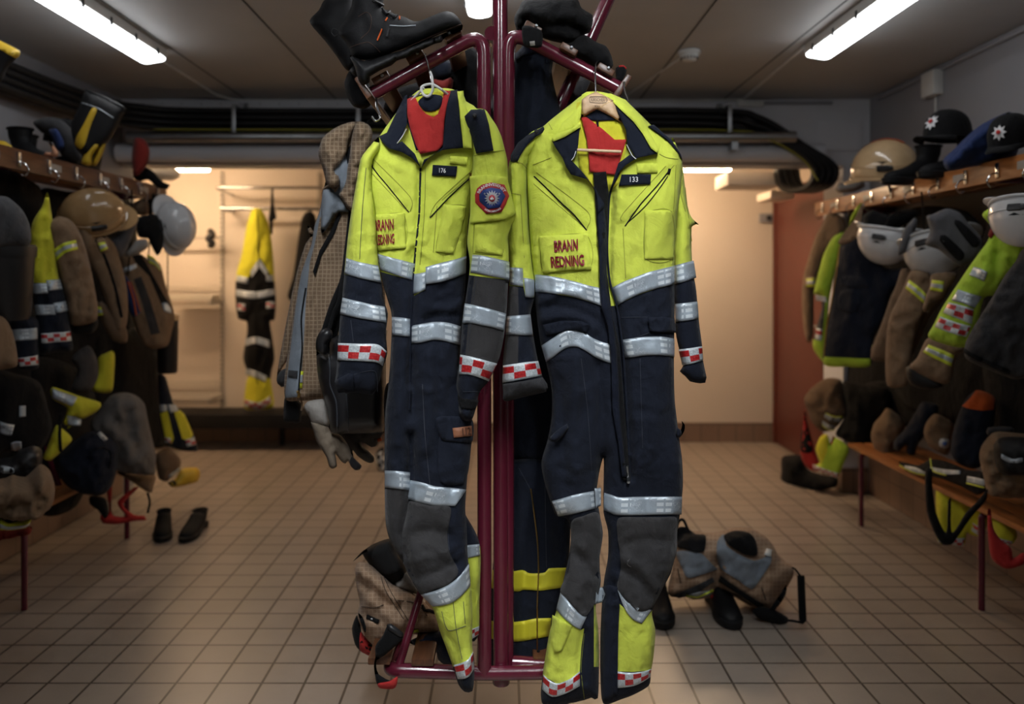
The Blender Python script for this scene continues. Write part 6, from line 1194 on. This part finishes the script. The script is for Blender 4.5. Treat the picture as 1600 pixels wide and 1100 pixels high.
G('tan_pouch', 'tan pouch with a small white label on the right bench', 'pouch', k6('785,380 800,320 840,280 880,290 940,330 930,400 925,450 905,490 860,475 810,440'), sd(1467, 2.2, .35), .06, TAN, part='pouch_body', amp=.010, nx=16, ny=22, seed=125, step=5, patches=[('white_label', k6('872,395 918,402 910,442 865,430'), WHITEP)], folds=[(k6('800,340 870,370 920,360'), -.012, 5)])
pb = [o for o in S.objects if o.name.startswith('pouch_body')][0]
patch('label_emblem', pb.parent, k6('892,408 902,410 906,418 900,428 888,428 880,420 884,411'), pb, plain('label_blue', (.05, .1, .3), .6), .008, sm=True, step=3)
G('navy_garment', 'navy trousers with orange cuff folded over the right bench', 'trousers', k6('930,400 945,330 980,240 1010,190 1060,160 1140,190 1150,260 1130,420 1110,520 1040,560 960,530 925,480'), sd(1520, 2.16, .35), .07, [NAVY2, ORNG], zones=[(k6('980,240 1060,150 1150,180 1140,255 1060,250'), 1)], amp=.012, nx=18, ny=30, seed=126, step=5)
r = G('turnout_trousers', 'tan turnout trousers bunched round a black boot at the near end of the right bench', 'trousers', k6('1068,500 1080,440 1130,380 1180,370 1280,380 1400,400 1420,660 1290,700 1180,700 1110,680 1090,600'), sd(1580, 2.12, .35), .12, TAN, amp=.024, nx=22, ny=24, seed=127, step=5, folds=[(k6('1090,480 1130,560 1160,590 1290,600'), .02, 6), (k6('1130,400 1150,500 1170,560'), -.02, 6)])
G('rubber_boot', 'black boot with grey loops standing in the tan trousers on the right bench', 'boot', k6('1140,440 1180,400 1300,400 1400,440 1400,590 1290,590 1190,590 1150,540'), sd(1600, 2.06, .35), .07, BRUB, part='boot_shaft', amp=.01, nx=12, ny=14, seed=128, step=5, patches=[('grey_loop', k6('1180,465 1230,490 1290,485 1288,505 1220,508 1178,485'), REFS)])
G('black_cloth', 'grey edged black cloth above the near tan trousers on the right', 'cloth', k6('1110,350 1230,345 1240,375 1150,380 1110,390'), sd(1565, 2.14, .35), .03, CHAR, amp=.006, step=4)
r = G('trouser_waist', 'dark trousers with bright tape lying along the right bench edge', 'trousers', k6('660,520 760,540 820,510 900,520 1000,560 1100,580 1120,650 1060,690 980,650 880,610 780,590 700,570'), sd(1470, 2.06, .9), .05, BLK, amp=.008, step=5, bands=[('reflective_tape', k6('690,536 745,545 800,568'), k6('690,548 740,568 790,580'), REFL), ('reflective_tape', k6('820,535 900,550 972,560'), k6('822,552 900,572 970,574'), REFL), ('reflective_tape', k6('1006,585 1050,592 1098,605'), k6('1004,612 1050,622 1094,634'), REFL)], lines=[('yellow_trim', k6('665,538 740,572 795,584'), 2, REFY), ('yellow_trim', k6('820,505 835,555 900,576'), 2, REFY), ('yellow_trim', k6('1005,618 1050,630 1092,642'), 2.5, REFY)])
G('black_straps', 'black trouser straps looping below the right bench', 'straps', k6('795,560 830,560 830,640 850,780 900,880 910,720 925,700 930,880 1000,780 1060,720 1110,660 1100,720 1030,800 960,900 930,940 880,940 840,880 800,760'), sd(1490, 1.93, .35), .014, BLK, amp=.006, R=7, step=4)
r = G('coverall_trousers', 'green hi-vis trouser legs with checked hems hanging below the right bench', 'trousers', k6('850,660 900,680 1010,720 1090,760 1110,830 1080,900 1020,890 1005,880 990,945 930,940 860,930 850,800'), sd(1500, 2.12, .4), .04, YEL2, amp=.012, nx=14, step=5, seed=130, bands=[('checker_band', k6('855,880 890,880'), k6('860,928 890,930'), CHK), ('checker_band', k6('930,895 995,905'), k6('928,940 985,948'), CHK), ('checker_band', k6('1035,820 1088,842'), k6('1028,860 1082,892'), CHK)])
r = G('red_strap', 'red looped strap hanging below the near end of the right bench', 'strap', k6('1110,760 1125,760 1140,860 1180,920 1230,960 1240,1010 1290,980 1310,1030 1240,1060 1190,1060 1130,1010 1112,900'), sd(1570, 1.98, .35), .02, RED, amp=.006, R=7, step=5)
G('yellow_trouser_leg', 'yellow trouser leg with tape in shadow beside the red loop under the right bench', 'trousers', k6('1130,800 1180,790 1240,840 1260,900 1230,940 1170,920 1140,860'), sd(1565, 2.1, .35), .04, YEL2, part='leg', bands=[('checker_band', k6('1150,890 1235,915'), k6('1155,915 1228,940'), CHK)], amp=.008, step=5)
# on the right shelf
zR = 1.90+.012
boot(Vector((2.22, 3.95, zR)), R_(-165), 'black boot under the star-badge cap on the right shelf', .22, group='boots on the right shelf', sc=1.0)
boot(Vector((2.16, 4.22, zR)), R_(-160), 'black boot beside the tan helmet on the right shelf', .2, group='boots on the right shelf', sc=1.0)
boot(Vector((2.26, 3.22, zR)), R_(-150), 'black boot with orange eyelets at the right edge of the frame', .27, group='boots on the right shelf')
G('blue_fleece', 'crumpled dark blue fleece on the right shelf', 'fleece', K(1200, 0, 3.4375)('940,860 1000,800 1060,740 1130,680 1200,640 1300,600 1320,640 1260,720 1340,780 1335,830 1290,860 1180,885 1100,895 970,918'), 3.58, .10, BLUE, amp=.02, nx=22, ny=22, seed=131, step=5, folds=[(K(1200, 0, 3.4375)('1000,860 1100,760 1230,660'), .02, 6), (K(1200, 0, 3.4375)('1060,880 1180,800 1300,700'), -.02, 6)])
G('white_cloth', 'pale grey cloth at the far end of the right shelf beside the tan helmet', 'cloth', K(1200, 0, 3.4375)('360,1010 380,985 440,970 500,950 520,1000 460,1030 380,1035'), 4.95, .06, LGREY, amp=.008, step=4)
# ---------------------------------------------------------------- turnout gear on the floor, right
f7 = K(1000, 780, 4.583)
boot(Vector(((1046-CX)*3.36/F, 3.68, .002)), R_(-93), 'black rubber boot with trousers over it on the tiles, left one', .19, group='boots under the tan trousers on the floor', sc=1.05, laces=False, nm='rubber_boot', mats=(BRUB, BRUB))
boot(Vector(((1148-CX)*3.38/F, 3.68, .002)), R_(-90), 'black rubber boot with trousers over it on the tiles, right one', .19, group='boots under the tan trousers on the floor', sc=1.05, laces=False, nm='rubber_boot', mats=(BRUB, BRUB))
r = empty('turnout_trousers', P(1130, 960, 3.6), 'tan turnout trousers with grey lining dropped over two boots on the tiled floor', 'trousers')
b = cloth('trouser_body', r, f7('200,640 230,500 260,300 380,230 480,240 560,235 680,205 800,210 900,270 960,340 1000,420 1090,480 1100,540 1050,640 1000,720 940,790 860,790 780,760 560,640 520,700 380,720 330,700 220,700'), 3.60, .16, [RIPL, TAND], amp=.030, nx=24, ny=26, seed=140, R=34, step=5, folds=[(f7('560,460 560,560 580,640'), -.05, 8), (f7('960,380 940,560 900,700'), .02, 7), (f7('860,500 840,640'), -.02, 6)])
patch('lining', r, f7('255,380 340,370 440,390 530,480 555,500 480,530 345,565 300,490'), b, GREY, .012, sm=True)
patch('lining', r, f7('555,300 600,250 620,330 700,390 820,440 935,400 935,460 870,560 800,645 700,580 580,500 550,420'), b, GREY, .012, sm=True)
patch('waistband', r, f7('575,545 700,640 860,740 890,760 850,780 700,680 560,590'), b, BLK, .014); patch('waistband', r, f7('230,690 360,640 520,560 535,590 400,680 280,710'), b, CHAR, .014)
patch('white_label', r, f7('905,350 945,360 938,412 890,400'), b, WHITEP, .02)
patch('boot_opening', r, f7('265,210 330,200 400,250 470,260 460,370 380,375 300,350 265,340'), b, BLK, .02, sm=True); patch('boot_opening', r, f7('600,260 680,225 780,240 830,300 840,400 760,400 640,330'), b, BLK, .02, sm=True)
band('reflective_tape', r, f7('335,688 420,665 520,652'), f7('350,706 440,700 510,680'), b, REFS, off=.016); hline('yellow_trim', r, f7('335,690 400,700 440,690 520,655'), b, 3, REFY, .02)
patch('red_tab', r, f7('505,690 550,680 555,740 510,745'), b, RED, .014)
hlines('stitching', r, [f7('620,660 700,690 800,760'), f7('270,500 290,600'), f7('870,630 900,720')], b, 1.5, BLK, .006)
MB().tube(smoothline([P(x, y, 3.5) for x, y in f7('262,200 280,155 310,150 335,200 350,240')], 6), .006).build('boot_loop', BLK, r)
r = empty('braces_buckle', P(1195, 975, 3.4), 'black elastic braces with a coiled cord on the tiles right of the tan trousers', 'braces')
cloth('strap', r, f7('800,800 860,770 930,780 1000,810 1060,850 1060,880 1010,905 960,890 860,860'), 3.46, .03, BLK, amp=.008, R=14, step=5); cloth('strap', r, f7('930,790 960,740 1010,670 1050,610 1045,680 1010,740 960,800'), 3.44, .012, BLK, amp=.004, step=5)
MB().tube([P(x, y, 3.4) for x, y in f7('1060,868 1100,872 1150,882')]+[P(x, y, 3.4) for x, y in f7('1165,885 1178,870')], .005).build('cord', BLK, r)
MB().tube([P(x, y, 3.4) for x, y in f7('1170,880 1165,700 1150,550 1110,500 1090,490')], .004).build('cord', BLK, r)
a, c_ = P(*f7('1166,870')[0], 3.4), P(*f7('1152,550')[0], 3.4); L = c_-a
MB().tube([a+L*(i/160)+Vector((.011*math.cos(i*.9), .011*math.sin(i*.9), 0)) for i in range(161)], .0055, 6).build('coiled_cord', BLK, r)

for o, pts in (('turnout_jacket.001', T('232,400 236,350 238,303')), ('blue_garment', T('200,430 205,360 206,296')), ('turnout_jacket', T('160,360 166,320 168,290')), ('turnout_jacket.002', T('1450,430 1446,380 1440,300'))):
    t = S.objects.get(o)
    if t: Yh = 2.04*F/abs(CX-pts[-1][0]); MB().tube([P(x, y, Yh) for x, y in pts], .004, 6).build('hanging_loop', BLK, t)
